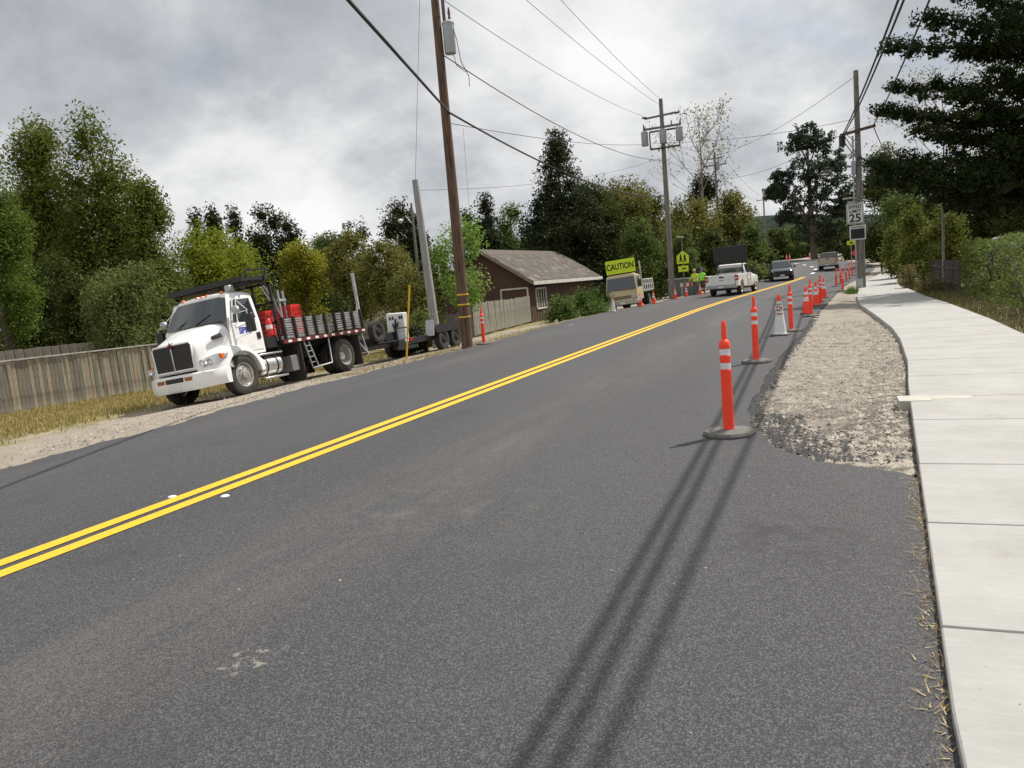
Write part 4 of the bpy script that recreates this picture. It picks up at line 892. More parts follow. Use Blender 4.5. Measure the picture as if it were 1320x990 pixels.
# guy marker
q = AT(523, 457, 23); MK = thing('guy_marker', 'thin yellow guy wire guard leaning beside the trailer', 'pole', (q.x, q.y, float(zg(q.x, q.y)))); q2 = AT(527, 358, 23) - q
MB().tube([(0, 0, -.05), (q2.x, q2.y, 2.2)], .028, 8).build('guard', M_yellow, MK, smooth=50)
# ------------------------------------------------------------------ wires
def wire(p0, p1, sag, r, label, group='overhead wires', n=24):
    p0, p1 = Vector(p0), Vector(p1)
    pts = [p0.lerp(p1, t) - Vector((0, 0, sag * 4 * t * (1 - t))) for t in np.linspace(0, 1, n)]
    tag(MB().tube(pts, r, 6).build('overhead_wire', M_wire, smooth=60), label, 'wire', group)
D1 = 23.3
def onp1(py, dx=.12): q = AT(575, py, D1); return Vector((p1.x + dx, p1.y, q.z))
def onp2(py, dx=0): return P2p + Vector((dx, -.1, zz2(py)))
zc1 = onp1(146); wire(zc1, onp2(253), .75, .032, 'thick sagging cable between the brown pole and the transformer pole'); qc = AT(449, 0, 12); wire(zc1, zc1 + (qc - zc1) * 2.2, .0, .032, 'thick cable running from the brown pole back over the road edge')
wire(onp1(72), onp2(207), .75, .016, 'upper service wire between the brown pole and the transformer pole')
wire(onp1(3, .3), onp2(146, -1.2), .35, .010, 'power line ending at the left insulator of the transformer pole'); wire(Vector((p1.x + .1, p1.y, 12.3)), onp2(136), .3, .010, 'power line ending just below the top of the transformer pole'); wire(Vector((p1.x + 1.0, p1.y, 12.9)), onp2(128), .3, .010, 'power line ending at the top of the transformer pole')
wire(onp1(160), onp2(184), .35, .010, 'thin straight wire from the brown pole to the transformer rack'); wire(onp2(184), PRp + Vector((0, 0, 8.75)), .3, .012, 'wire crossing the road from the transformer pole to the sign pole')
P3p = Vector(P3.location)
wire(P3p + Vector((0, 0, h3 * .97)), PRp + Vector((0, 0, 10.9)), .6, .014, 'wire crossing the road from the top of the sign pole'); wire(P3p + Vector((0, 0, h3 * .80)), PRp + Vector((0, 0, 8.4)), .8, .014, 'lower wire crossing the road to the crossarm of the sign pole')
for dz, dx in ((.95, -.9), (.95, .9), (.88, 0)): wire(onp2(164 if dz == .95 else 205, dx), P3p + Vector((dx, 0, h3 * dz)), .5, .012, 'line from the %s of the transformer pole to the pole behind the pickup' % {-.9: 'left crossarm end', .9: 'right crossarm end', 0: 'transformer rack'}[dx]); wire(P3p + Vector((dx, 0, h3 * dz)), Vector(P4.location) + Vector((dx, 0, h4 * dz)), 1.0, .014, 'line on the %s of the two far poles on the left' % {-.9: 'left arm ends', .9: 'right arm ends', 0: 'shafts'}[dx])
wire(Vector(P5.location) + Vector((-.25, 0, h5 - .4)), onp2(203), .5, .008, 'faint wire from the leaning pale pole to the transformer pole')
for k, (x0, z0, x1, z1) in enumerate(((.62, 7.95, 2.55, 7.9), (.76, 8.05, 2.73, 8.0), (2.15, 8.30, 2.36, 8.2))):
    wire((x0, 45.15, z0), (x1, -14, z1), .95, .027 if k < 2 else .024, ('thick black cable running overhead from the splice case of the sign pole', 'second black cable close beside the splice case cable', 'single cable from the outer end of the sign pole crossarm')[k])
    wire((x0, 45.15, z0), (x0 + 5, 90, 9.5), .8, .024, ('cable leaving the splice case of the sign pole towards the far trees', 'second cable beside the one leaving the splice case towards the trees', 'cable leaving the outer crossarm end of the sign pole towards the trees')[k])
q = AT(541, 0, 30.5); wire(Vector(P5.location) + Vector((-.28, 0, h5 - .1)), (q.x, q.y, q.z), .0, .008, 'thin stay wire rising from the top of the leaning pale pole')
q = AT(597, 165, 40); q2 = AT(606, 285, 40); wire(q, q2, 0, .007, 'thin vertical drop wire behind the brown pole')
# ------------------------------------------------------------------ other vehicles
def stations(secs):      # each: x, half width, z bottom, z shoulder, z top, top half width
    R_ = []
    for x, w_, z0, z1, z2, w2 in secs: R_.append([(x, -w_*.94, z0), (x, -w_, z0 + (z1 - z0) * .35), (x, -w_, z1 - .06), (x, -w_ * .97, z1), (x, -w2, z2 - .03), (x, -w2 * .9, z2), (x, w2 * .9, z2), (x, w2, z2 - .03), (x, w_ * .97, z1), (x, w_, z1 - .06), (x, w_, z0 + (z1 - z0) * .35), (x, w_ * .94, z0)])
    return R_
def glasspane(name, T, pts, par=None, th=.012):
    pts = [Vector(p) for p in pts]; n_ = (pts[1] - pts[0]).cross(pts[2] - pts[0]).normalized()
    return MB().loft([[p - n_ * th for p in pts], [p + n_ * th for p in pts]]).build(name, M_glass, T)
def pickup(name, label, loc, rz, paint, board=False, cabpaint=None):
    T = thing(name, label, 'pickup', loc, rz)
    for sx, x in ((1, 1.85), (1, -1.75)):
        for sy in (1, -1): wheel_mb(.40, .26, .24, T, (x, sy * .84, .40), sy, M_rim, nuts=5)
    MB().loft(stations([(-.15, .98, .45, 1.15, 1.20, .95), (.9, 1.0, .45, 1.15, 1.2, .95), (1.6, .99, .48, 1.12, 1.20, .92), (2.6, .95, .5, 1.0, 1.12, .86), (2.88, .86, .52, .9, .98, .74)])).build('front_body', paint, T, smooth=40)
    MB().loft(stations([(-.62, .97, 1.1, 1.30, 1.86, .74), (-.4, .97, 1.1, 1.30, 1.92, .78), (.35, .97, 1.1, 1.30, 1.92, .76), (1.15, .95, 1.05, 1.25, 1.28, .80)])).build('cab', cabpaint or paint, T, smooth=40)
    for sy in (1, -1):
        pn = MB().prism([(-2.85, .55), (-2.15, .55), (-2.13, .75), (-1.98, .88), (-1.75, .93), (-1.5, .88), (-1.36, .75), (-1.33, .50), (-.55, .50), (-.55, 1.28), (-2.85, 1.28)], sy * .86, sy * 1.0).build('bed_side', paint, T, bevel=.03)
        lp = MB().bx(-2.89, -2.62, sy * .915 - .085, sy * .915 + .088, .90, 1.24).build('tail_lamp', M_redlens, T, bevel=.02); MB().bx(-2.90, -2.85, sy * .915 - .06, sy * .915 + .06, 1.02, 1.10).build('reverse_lens', M_signw, lp)
        glasspane('side_window', T, [(-.45, sy * .965, 1.36), (.72, sy * .955, 1.33), (.32, sy * .80, 1.84), (-.40, sy * .80, 1.85)])
        MB().bx(.55, .72, sy * 1.14 - .1, sy * 1.14 + .1, 1.28, 1.50).build('mirror', M_black, T, bevel=.03)
        MB().tube([(.6, sy * .95, 1.32), (.62, sy * 1.08, 1.36)], .03, 6).build('mirror_stalk', M_black, T)
    MB().bx(-2.8, -.55, -.86, .86, .62, .70).build('bed_floor', M_black, T)
    tg_ = MB().bx(-2.87, -2.80, -.82, .82, .66, 1.27).build('tailgate', paint, T, bevel=.02); MB().bx(-2.885, -2.868, -.14, .14, 1.10, 1.19).build('handle', M_black, tg_); MB().bx(-2.882, -2.868, -.13, .13, .92, .98).build('badge', M_steel, tg_)
    bm_ = MB().bx(-3.02, -2.85, -.96, .96, .45, .64).build('bumper', M_steel, T, bevel=.03); MB().bx(-3.035, -3.015, -.16, .16, .48, .60).build('licence_plate', M_signw, bm_)
    glasspane('rear_window', T, [(-.63, -.84, 1.38), (-.63, .84, 1.38), (-.60, .72, 1.80), (-.60, -.72, 1.80)]); glasspane('windshield', T, [(1.13, -.84, 1.30), (1.13, .84, 1.30), (.40, .70, 1.88), (.40, -.70, 1.88)])
    MB().bx(-2.6, 2.6, -.7, .7, .32, .50).build('underbody', M_black, T)
    if board:
        bd = MB().bx(-.85, -.75, -1.12, 1.0, 2.05, 3.05).build('arrow_board', M_black, T, bevel=.02)
        for k in range(5): MB().lathe([(0, -.01), (.06, -.01), (.07, .02), (0, .03)], 10, (-.86, -.8 + k * .38, 2.55), 'x').build('lamp', pm('dark_lens', (.03, .025, .02), .3), bd)
        MB().bar((-.8, -.8, .9), (-.8, -.8, 2.1), .06, .06).bar((-.8, .8, .9), (-.8, .8, 2.1), .06, .06).bar((-.8, -.9, 1.98), (-.8, .9, 1.98), .06, .06).build('board_frame', M_black, T)
    return T
q = AT(930, 379, 47.5); pickup('pickup_truck', 'white pickup with a dark arrow board over its cab', (q.x + .42, q.y + 2.95, float(rise(q.y)) + .02), math.pi / 2 - math.radians(8), M_white, True)
q = AT(1069, 350, 76); pickup('pickup_truck', 'gold and white pickup driving towards the bend', (q.x, q.y, float(rise(q.y)) + .03), math.pi / 2 - math.radians(3), pm('champagne_paint', (0.50, 0.43, 0.31), .3, coat=.5, var=.05), False, pm('bronze_paint', (0.10, 0.085, 0.065), .3, coat=.5)).scale = (.86, .86, .86)
def suv(label, loc, rz, paint, name='parked_car'):
    T = thing(name, label, 'car', loc, rz)
    for x in (1.4, -1.35):
        for sy in (1, -1): wheel_mb(.36, .23, .23, T, (x, sy * .80, .36), sy, M_rimd, nuts=5)
    MB().loft(stations([(-2.25, .84, .45, .95, 1.0, .74), (-2.1, .92, .38, 1.0, 1.06, .84), (-1, .94, .34, 1.0, 1.06, .86), (.8, .94, .34, .98, 1.04, .86), (1.6, .92, .36, .94, 1.02, .82), (2.15, .86, .40, .82, .90, .74), (2.3, .74, .45, .72, .80, .62)])).build('body', paint, T, smooth=40)
    MB().loft(stations([(-2.05, .84, .95, 1.05, 1.48, .62), (-1.7, .86, .95, 1.05, 1.64, .66), (-.4, .87, .95, 1.05, 1.68, .68), (.3, .87, .95, 1.03, 1.62, .66), (1.05, .86, .92, 1.0, 1.04, .74)])).build('roof_shell', paint, T, smooth=40)
    glasspane('windshield', T, [(1.0, -.74, 1.06), (1.0, .74, 1.06), (.36, .60, 1.58), (.36, -.60, 1.58)], th=.02)
    glasspane('rear_window', T, [(-2.06, -.66, 1.10), (-2.06, .66, 1.10), (-1.88, .58, 1.52), (-1.88, -.58, 1.52)], th=.02)
    for sy in (1, -1):
        glasspane('side_window', T, [(-1.8, sy * .85, 1.10), (.75, sy * .86, 1.08), (.22, sy * .70, 1.56), (-1.6, sy * .70, 1.57)], th=.02)
        MB().bx(2.02, 2.2, sy * .66 - .15, sy * .66 + .15, .70, .84).build('headlight', pm('lit_headlight', (0.8, 0.8, 0.78), .1, coat=1), T, bevel=.03)
        MB().bx(.7, .85, sy * 1.04 - .1, sy * 1.04 + .1, 1.04, 1.18).build('mirror', paint, T, bevel=.03)
    MB().bx(2.24, 2.33, -.5, .5, .50, .72).build('grille', M_black, T); MB().bx(2.32, 2.345, -.16, .16, .42, .52).build('licence_plate', M_signw, T)
    return T
q = AT(1005, 362.5, 63); suv('black sport utility car approaching in the left lane', (q.x, q.y + 2.2, float(rise(q.y)) + .01), -math.pi / 2 + math.radians(6), pm('black_paint', (0.012, 0.014, 0.018), .15, coat=1), 'black_car')
q = AT(1300, 318, 33); suv('silver car parked behind the clipped leafy hedge', (q.x + .5, q.y + 1, .1), math.radians(75), pm('silver_paint', (0.5, 0.51, 0.53), .3, .5, coat=.6)).scale = (1.15, 1.15, 1.15)
# beige cab-over truck with CAUTION board
def beige():
    q = AT(803, 400, 47.5); gz_ = q.z
    T = thing('cab_over_truck', 'beige cab over work truck parked facing the traffic with a CAUTION board', 'truck', (q.x, q.y + .25, gz_), -math.pi / 2)
    T.rotation_euler = (math.radians(4), 0, -math.pi / 2 + math.radians(2))
    for x in (-1.0, -4.2):
        for sy in (1, -1): wheel_mb(.38, .22, .22, T, (x, sy * .82, .38), sy, M_rim, dual=(x < -2), nuts=5)
    def rg(x, w0, z0, z1, w1, zt): return [(x, -w0, z0), (x, -w0, z1), (x, -w1, zt - .08), (x, -w1 + .1, zt), (x, w1 - .1, zt), (x, w1, zt - .08), (x, w0, z1), (x, w0, z0)]
    MB().loft([rg(-1.75, 1.0, .55, 1.25, .92, 2.12), rg(-.45, 1.0, .5, 1.25, .92, 2.2), rg(-.32, 1.0, .5, 1.25, .90, 2.17)]).loft([rg(-.32, 1.0, .5, 1.25, .90, 2.17), [(x, y, z) for x, y, z in ((0, -.97, .5), (.02, -.97, 1.2), (-.26, -.88, 2.05), (-.3, -.8, 2.12), (-.3, .8, 2.12), (-.26, .88, 2.05), (.02, .97, 1.2), (0, .97, .5))]]).build('cab', M_beige, T, smooth=40)
    glasspane('windshield', T, [(.015, -.9, 1.25), (.015, .9, 1.25), (-.24, .83, 2.0), (-.24, -.83, 2.0)], th=.02)
    for sy in (1, -1):
        glasspane('side_window', T, [(-1.3, sy * .985, 1.32), (-.22, sy * .985, 1.28), (-.38, sy * .92, 1.98), (-1.3, sy * .925, 1.98)], th=.02)
        MB().bx(.0, .05, sy * .78 - .17, sy * .78 + .17, .66, .84).build('headlight', M_clear, T, bevel=.02)
        MB().bx(-.05, .06, sy * 1.2 - .1, sy * 1.2 + .1, 1.3, 1.75).build('mirror', M_black, T, bevel=.02); MB().tube([(-.2, sy * .95, 1.8), (0, sy * 1.2, 1.78)], .02, 6).build('mirror_arm', M_black, T)
    for z in (.82, .72): MB().bx(.0, .035, -.55, .55, z - .025, z + .025).build('grille_slot', M_black, T)
    MB().bx(-.2, .12, -1.0, 1.0, .32, .56).build('bumper', pm('grey_bumper', (.4, .38, .33), .5, var=.1), T, bevel=.03); MB().bx(.11, .13, -.17, .17, .36, .48).build('licence_plate', M_signw, T)
    MB().bx(-5.6, -1.2, -.4, .4, .5, .75).build('chassis', M_black, T); MB().bx(-5.7, -2.0, -1.0, 1.0, .95, 1.08).build('deck', M_steel, T)
    for k in range(6):
        x = -2.05 - k * .7; MB().bar((x, 1.0, 1.05), (x, 1.0, 1.75), .05, .05).build('rail_post', M_signw, T)
    MB().bar((-2.0, 1.0, 1.72), (-5.6, 1.0, 1.72), .05, .05).build('rail', M_signw, T); MB().bar((-2.0, 1.0, 1.4), (-5.6, 1.0, 1.4), .04, .1).build('rail', M_steel, T)
    MB().bx(-2.6, -2.1, .3, .95, 1.08, 1.75).build('tool_chest', M_alu, T, bevel=.02); MB().bar((-1.95, .95, .9), (-1.95, .95, 2.9), .09, .09).build('mast', M_steel, T)
    MB().bar((-1.85, -.9, 1.9), (-1.85, -.9, 2.4), .06, .06).bar((-1.85, .75, 1.0), (-1.85, .75, 2.4), .06, .06).bar((-1.8, -.95, 2.32), (-1.8, .95, 2.32), .06, .06).bar((-1.8, -.9, 2.3), (-.6, -.9, 2.25), .05, .05).bar((-1.8, .9, 2.3), (-.6, .9, 2.25), .05, .05).build('sign_frame', M_black, T)
    bd = MB().bx(-.66, -.60, -.92, .92, 2.28, 3.12).build('caution_board', M_lime, T, bevel=.01)
    Mt = Matrix(((0, 0, 1, -.592), (1, 0, 0, 0), (0, 1, 0, 2.70), (0, 0, 0, 1)))
    text_mesh('lettering', 'CAUTION', .52, M_ink, bd, Mt, .012, .74)
beige()
# metal bin, barricade, workers
q = AT(872, 383, 57); BN = thing('metal_bin', 'green grey metal bin behind the road workers', 'bin', (q.x + .6, q.y, float(zg(q.x, q.y))), .1)
MB().bx(-1.1, 1.1, -.6, .6, .1, 1.35).build('body', pm('bin_paint', (0.11, 0.15, 0.14), .6, var=.2), BN, bevel=.02)
for k in range(5): MB().bx(-1.12, 1.12, -.64, -.6, .25 + k * .24, .31 + k * .24).build('rib', pm('bin_paint', (0.11, 0.15, 0.14)), BN)
MB().bx(-1.15, 1.15, -.65, .65, 1.35, 1.41).build('rim', M_steel, BN)
q = AT(889, 382, 54.5); BR = thing('striped_barricade', 'small red and white striped barricade beside the workers', 'barricade', (q.x, q.y, float(zg(q.x, q.y))), .15)
for sx in (-.5, .5): MB().bar((sx, -.2, 0), (sx, 0, .95), .05, .05).build('leg', M_steel, BR); MB().bar((sx, .2, 0), (sx, 0, .95), .05, .05).build('leg', M_steel, BR)
for k in range(6): MB().bx(-.6 + k * .2, -.4 + k * .2, -.03, .0, .70, .95).build('stripe_board', M_red if k % 2 else M_signw, BR)
def person(label, loc, rz, shirt, pants, hat, arm):
    V = dict(pel=(0,0,.95,.15), sp=(0,0,1.1,.145), ch=(.0,.03,1.32,.165), nk=(0,.04,1.48,.06), hd=(0,.06,1.58,.085), ht=(0,.06,1.70,.085))
    E = [('pel','sp'), ('sp','ch'), ('ch','nk'), ('nk','hd'), ('hd','ht')]
    for s, n in ((1,'l'), (-1,'r')):
        a = arm[0] if s > 0 else arm[1]
        V.update({n+'sh': (s*.19,.02,1.40,.07), n+'el': (s*(.25+a[0]*.1), a[1]*.15, 1.13+a[2]*.1,.052), n+'wr': (s*(.27+a[0]*.25), .04+a[1]*.38, .90+a[2]*.32,.036), n+'hn': (s*(.27+a[0]*.30), .06+a[1]*.46, .83+a[2]*.36,.036),
                  n+'hp': (s*.10,0,.90,.11), n+'kn': (s*.115,.03,.50,.075), n+'an': (s*.12,-.02,.09,.052), n+'to': (s*.135,.15,.04,.045)})
        E += [('ch',n+'sh'), (n+'sh',n+'el'), (n+'el',n+'wr'), (n+'wr',n+'hn'), ('pel',n+'hp'), (n+'hp',n+'kn'), (n+'kn',n+'an'), (n+'an',n+'to')]
    ks = list(V); me = bpy.data.meshes.new('body'); me.from_pydata([V[k][:3] for k in ks], [(ks.index(a), ks.index(b)) for a, b in E], [])
    o = bpy.data.objects.new('tmp', me); COL.objects.link(o); o.modifiers.new('s', 'SKIN'); sv = me.skin_vertices[0].data
    for i, k in enumerate(ks): sv[i].radius = (V[k][3], V[k][3]); sv[i].use_root = (k == 'pel')
    sb = o.modifiers.new('u', 'SUBSURF'); sb.levels = 2; sb.render_levels = 2
    bpy.context.view_layer.update(); m2 = bpy.data.meshes.new_from_object(o.evaluated_get(bpy.context.evaluated_depsgraph_get())); bpy.data.objects.remove(o)
    skin = pm('skin', (0.42, 0.24, 0.16), .6); boot = pm('boot_leather', (.04, .03, .025), .7); m2.materials.clear()
    for mt in (shirt, pants, skin, boot): m2.materials.append(mt)
    for p in m2.polygons:
        c_ = p.center; p.use_smooth = True
        hand = any((c_ - Vector(V[n+'hn'][:3])).length < .085 for n in 'lr')
        p.material_index = 2 if (c_.z > 1.46 or hand) else (3 if c_.z < .13 else (1 if (c_.z < .93 and abs(c_.x) < .26) else 0))
    m2.name = 'body'; T = bpy.data.objects.new('person', m2); COL.objects.link(T); T.location = loc; T.rotation_euler = (0, 0, rz); tag(T, label, 'person')
    MB().lathe([(.135, 1.66), (.125, 1.67), (.11, 1.70), (.10, 1.76), (.06, 1.81), (0, 1.825)], 16, (0, .06, 0), caps=False).build('hard_hat', hat, T, smooth=50)
    bnd = MB().lathe([(.176, 1.16), (.178, 1.16), (.178, 1.21), (.176, 1.21)], 16, (0, .01, 0), caps=False).build('reflective_stripe', M_refl, T, smooth=50)
    fn = MB()
    for n, s in (('l', 1), ('r', -1)):
        b = Vector(V[n+'hn'][:3]); d = (b - Vector(V[n+'wr'][:3])).normalized(); side = d.cross(Vector((s, 0, 0))).normalized()
        for k, ln in enumerate((.07, .08, .075, .06)): st = b + side * (-.03 + k * .02); fn.tube([st, st + d * ln * .6, st + d * ln + Vector((-s * .02, 0, 0))], [.010, .009, .007], 6)
        fn.tube([b - side * .03, b - side * .06 + d * .03], [.011, .009], 6)
    fg_ = fn.build('fingers', skin, T, smooth=60); fg_['kind'] = 'stuff'
    return T
hv1 = pm('hi_vis_yellow', (0.62, 0.72, 0.04), .7, var=.1); hv2 = pm('hi_vis_lime', (0.25, 0.85, 0.03), .7, var=.1)
q = AT(897, 381.5, 54); person('person in a yellow high visibility vest and dark trousers beside the barricade', (q.x, q.y, float(zg(q.x, q.y)) if q.x < -10.2 else float(rise(q.y))), math.radians(160), hv1, pm('grey_trousers', (.10, .10, .11), .8), pm('tan_hat', (.35, .30, .22), .7), ((0, .6, .5), (0, .3, .2)))
q = AT(906, 380.5, 54.5); person('person in a bright lime work shirt reaching out one arm', (q.x, q.y, float(rise(q.y))), math.radians(15), hv2, pm('brown_trousers', (.13, .085, .06), .8), pm('blue_hat', (.03, .04, .15), .6), ((0, .2, .1), (.9, .3, .25)))
# ------------------------------------------------------------------ vegetation
def leaf_mesh(name, C, sig, per, leaf, mat, parent, flat=1.0, up=.4, tint_c=None):
    n = len(C) * per; c = np.repeat(C, per, 0); s = np.repeat(np.broadcast_to(sig, (len(C),)), per)[:, None]
    dd = rng.normal(0, 1, (n, 3)); dd /= np.linalg.norm(dd, axis=1)[:, None]; p = c + dd * (rng.random((n, 1)) ** .45) * 1.6 * s * np.array([1, 1, flat])
    nr = rng.normal(0, 1, (n, 3)); nr[:, 2] += up * 2; nr /= np.linalg.norm(nr, axis=1)[:, None]
    a = np.cross(nr, rng.normal(0, 1, (n, 3))); a /= np.linalg.norm(a, axis=1)[:, None]; b = np.cross(nr, a)
    l = (leaf * rng.uniform(.6, 1.35, n))[:, None]; wd = l * rng.uniform(.35, .6, n)[:, None]
    V = np.stack([p - a * l * .5, p + b * wd * .5, p + a * l * .5, p - b * wd * .5], 1).reshape(-1, 3)
    tc = rng.random(len(C)) if tint_c is None else tint_c
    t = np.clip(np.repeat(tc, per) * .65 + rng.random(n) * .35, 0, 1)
    return fastmesh(name, V, np.arange(n * 4).reshape(-1, 4), mat, parent, np.repeat(t, 4))
ENV = dict(oval=lambda t: np.sin(np.pi * np.clip(t * .92 + .04, 0, 1)) ** .6, poplar=lambda t: np.minimum(1, t / .18 + .35) * (1 - np.clip(t, 0, 1)) ** .5, cone=lambda t: (1 - t) ** .85 + .03, dome=lambda t: np.sqrt(np.clip(1 - t * t, 0, 1)), top=lambda t: np.clip(t, 0.05, 1) ** .5 * np.clip((1 - t) * 6, 0, 1) ** .5)
def tree(name, label, px, py, D, wpx, env, mat, leaf=None, dens=5.0, crown0=.12, lobes=16, bark=None, group=None, zb=None, cat='tree', flat=1.0, lobe_r=.42, upn=.4, sigk=.24):
    tp = AT(px, py, D); gz_ = float(zg(tp.x, tp.y)) if zb is None else zb
    if -30 < tp.x < 12 and zb is None: pass
    h = tp.z - gz_; w_ = wpx * D / 985.0; R = w_ / 2; leaf = leaf or max(.06, D * .0037)
    T = thing(name, label, cat, (tp.x, tp.y, gz_), 0, group)
    ch = h * (1 - crown0); z0 = h * crown0; E_ = ENV[env]
    # lobes
    t = rng.beta(1.2, 1.2, lobes) * .96; t[0] = .93; ang = rng.uniform(0, 6.28, lobes) + np.arange(lobes) * 2.4
    er = E_(t); lr = R * lobe_r * (.22 + .78 * er) * rng.uniform(.65, 1.2, lobes); off = np.maximum(0, R * er - lr * .8) * rng.uniform(.55, 1.05, lobes)
    LC = np.stack([off * np.cos(ang), off * np.sin(ang), z0 + t * ch - lr * .35 * (t > .6)], 1)
    area = 3.2 * R * ch; tot = int(area * dens / (leaf * leaf * .45)); tot = min(tot, 40000); per = 22; nc = max(lobes * 4, tot // per)
    li = rng.choice(lobes, nc, p=(lr ** 2) / (lr ** 2).sum()); d = rng.normal(0, 1, (nc, 3)); d[:, 2] += .25; d /= np.linalg.norm(d, axis=1)[:, None]
    vert = np.array([1, 1, flat * 1.15])
    C = LC[li] + d * (lr[li] * rng.uniform(.55, 1.08, nc))[:, None] * vert
    C[:, 2] = np.maximum(C[:, 2], .15)
    # a share of clumps straight on the envelope for an uneven outline
    k = int(nc * .14); tt = rng.random(k) ** .9; aa = rng.uniform(0, 6.28, k); rr = R * E_(tt) * rng.uniform(.3, .98, k)
    C[:k] = np.stack([rr * np.cos(aa), rr * np.sin(aa), z0 + tt * ch], 1)
    base_t = rng.random(lobes)[li] * .6 + rng.random(nc) * .4
    leaf_mesh('crown', C, leaf * 1.5 + R * .035 * sigk / .24, per, leaf, mat, T, flat, upn, base_t)
    ni = 700; l2 = rng.choice(lobes, ni, p=(lr ** 2) / (lr ** 2).sum()); d2 = rng.normal(0, 1, (ni, 3)); d2 /= np.linalg.norm(d2, axis=1)[:, None]
    C2 = LC[l2] * np.array([.86, .86, 1]) + d2 * (lr[l2] * rng.uniform(0, .62, ni))[:, None]; C2[:, 2] = np.maximum(C2[:, 2], .2)
    if dens > 3: leaf_mesh('inner_crown', C2, R * .03, 3, max(leaf * 2.2, R * .15), mat, T, 1, 0, base_t[:ni] * .35 if len(base_t) >= ni else None)  # inner leaves close sky gaps; tinted darker, crown shade put into their colour
    tr = MB(); bk = bark or M_bark; r0 = max(.06, h * .018)
    tr.tube([(0, 0, -.2), (.1 * r0, 0, h * .3), (-.3 * r0, .2 * r0, h * .6), (0, 0, h * .92)], [r0 * 1.25, r0 * .85, r0 * .5, r0 * .1], 8)
    for i in range(min(lobes, 10)):
        zs = max(.2, LC[i][2] - .45 * math.hypot(LC[i][0], LC[i][1]) - lr[i] * .4); zs = min(zs, h * .8)
        s_ = Vector((0, 0, zs)); e_ = Vector(LC[i]); tr.tube([s_, s_.lerp(e_, .5) + Vector((0, 0, -.04 * h * .3)), e_], [r0 * .42, r0 * .28, r0 * .1], 6)
    tr.build('trunk', bk, T, smooth=60)
    return T
F_pop = foliage('cottonwood_leaf', (0.055, 0.080, 0.013), (0.19, 0.22, 0.042), .4)
F_popl = foliage('light_cottonwood_leaf', (0.06, 0.11, 0.016), (0.19, 0.26, 0.045), .4)
F_wil = foliage('willow_leaf', (0.085, 0.115, 0.03), (0.22, 0.25, 0.085), .35)
F_gold = foliage('turning_leaf', (0.10, 0.17, 0.018), (0.38, 0.38, 0.04), .42)
F_goldr = foliage('golden_leaf', (0.13, 0.19, 0.02), (0.44, 0.36, 0.04), .42)
F_con = foliage('conifer_needle', (0.015, 0.025, 0.010), (0.070, 0.085, 0.032), .2)
F_cyp = foliage('cypress_needle', (0.010, 0.020, 0.007), (0.05, 0.07, 0.02), .2)
F_oli = foliage('olive_leaf', (0.07, 0.085, 0.018), (0.27, 0.25, 0.065), .35)
F_brt = foliage('bright_leaf', (0.10, 0.19, 0.025), (0.32, 0.45, 0.11), .45)
F_mid = foliage('mid_green_leaf', (0.05, 0.085, 0.018), (0.17, 0.21, 0.055), .35)
F_drk = foliage('dark_leaf', (0.024, 0.038, 0.009), (0.10, 0.125, 0.026), .3)
F_euc = foliage('eucalyptus_leaf', (0.018, 0.032, 0.018), (0.065, 0.085, 0.045), .15)
F_hdg = foliage('hedge_leaf', (0.03, 0.06, 0.011), (0.24, 0.29, 0.07), .25)
F_spr = foliage('sparse_leaf', (0.12, 0.13, 0.06), (0.30, 0.26, 0.13), .4)
F_ygs = foliage('yellow_green_shrub_leaf', (0.06, 0.095, 0.014), (0.24, 0.25, 0.05), .3)
F_shr = foliage('shrub_leaf', (0.045, 0.09, 0.018), (0.17, 0.24, 0.06))
# left
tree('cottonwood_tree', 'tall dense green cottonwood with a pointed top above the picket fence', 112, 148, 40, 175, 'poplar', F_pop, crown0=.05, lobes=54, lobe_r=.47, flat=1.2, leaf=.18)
tree('cottonwood_tree', 'second tall cottonwood with twin tops near the picket fence end', 40, 152, 41, 165, 'poplar', F_pop, crown0=.05, lobes=54, lobe_r=.47, flat=1.2, leaf=.18)
tree('cottonwood_tree', 'shorter cottonwood at the right shoulder of the tall green group', 182, 228, 38, 110, 'poplar', F_pop, crown0=.05, lobes=36, lobe_r=.48, leaf=.17)
tree('cottonwood_tree', 'lighter green tree with fine leaves nearest the picket fence', -30, 190, 30, 110, 'oval', F_popl, crown0=.15, lobes=20)
tree('cottonwood_tree', 'low dark green understorey tree in front of the tall cottonwoods', 60, 335, 33, 150, 'dome', F_drk, crown0=.05, lobes=18)
tree('willow_tree', 'rounded grey green willow directly behind the white truck', 163, 340, 29, 132, 'oval', F_wil, crown0=.04, lobes=20, upn=0)
tree('turning_tree', 'round yellow green tree above the cab of the white truck', 272, 294, 44, 128, 'oval', F_gold, crown0=.12, lobes=18)
tree('turning_tree', 'narrow yellow green tree with an orange top behind the stake bed', 385, 312, 42, 76, 'oval', F_goldr, crown0=.1, lobes=14)
for i, (px, py, wd) in enumerate(((250, 267, 46), (272, 263, 52), (299, 266, 50))): tree('fir_tree', ('thin dark fir with feathery top, leftmost of three above the yellow green tree', 'middle dark fir of the three above the yellow green tree', 'dark fir next to the broad cypress')[i], px, py, 85, wd, 'cone', F_con, crown0=.1, lobes=40, dens=5, group='distant firs', flat=.6)
tree('cypress_tree', 'broad dark cypress with rounded top between the two yellow green trees', 340, 265, 70, 76, 'oval', F_con, crown0=.1, lobes=16); tree('cypress_tree', 'dark cypress with stepped side behind the stake bed', 369, 281, 68, 52, 'oval', F_con, crown0=.1, lobes=12)
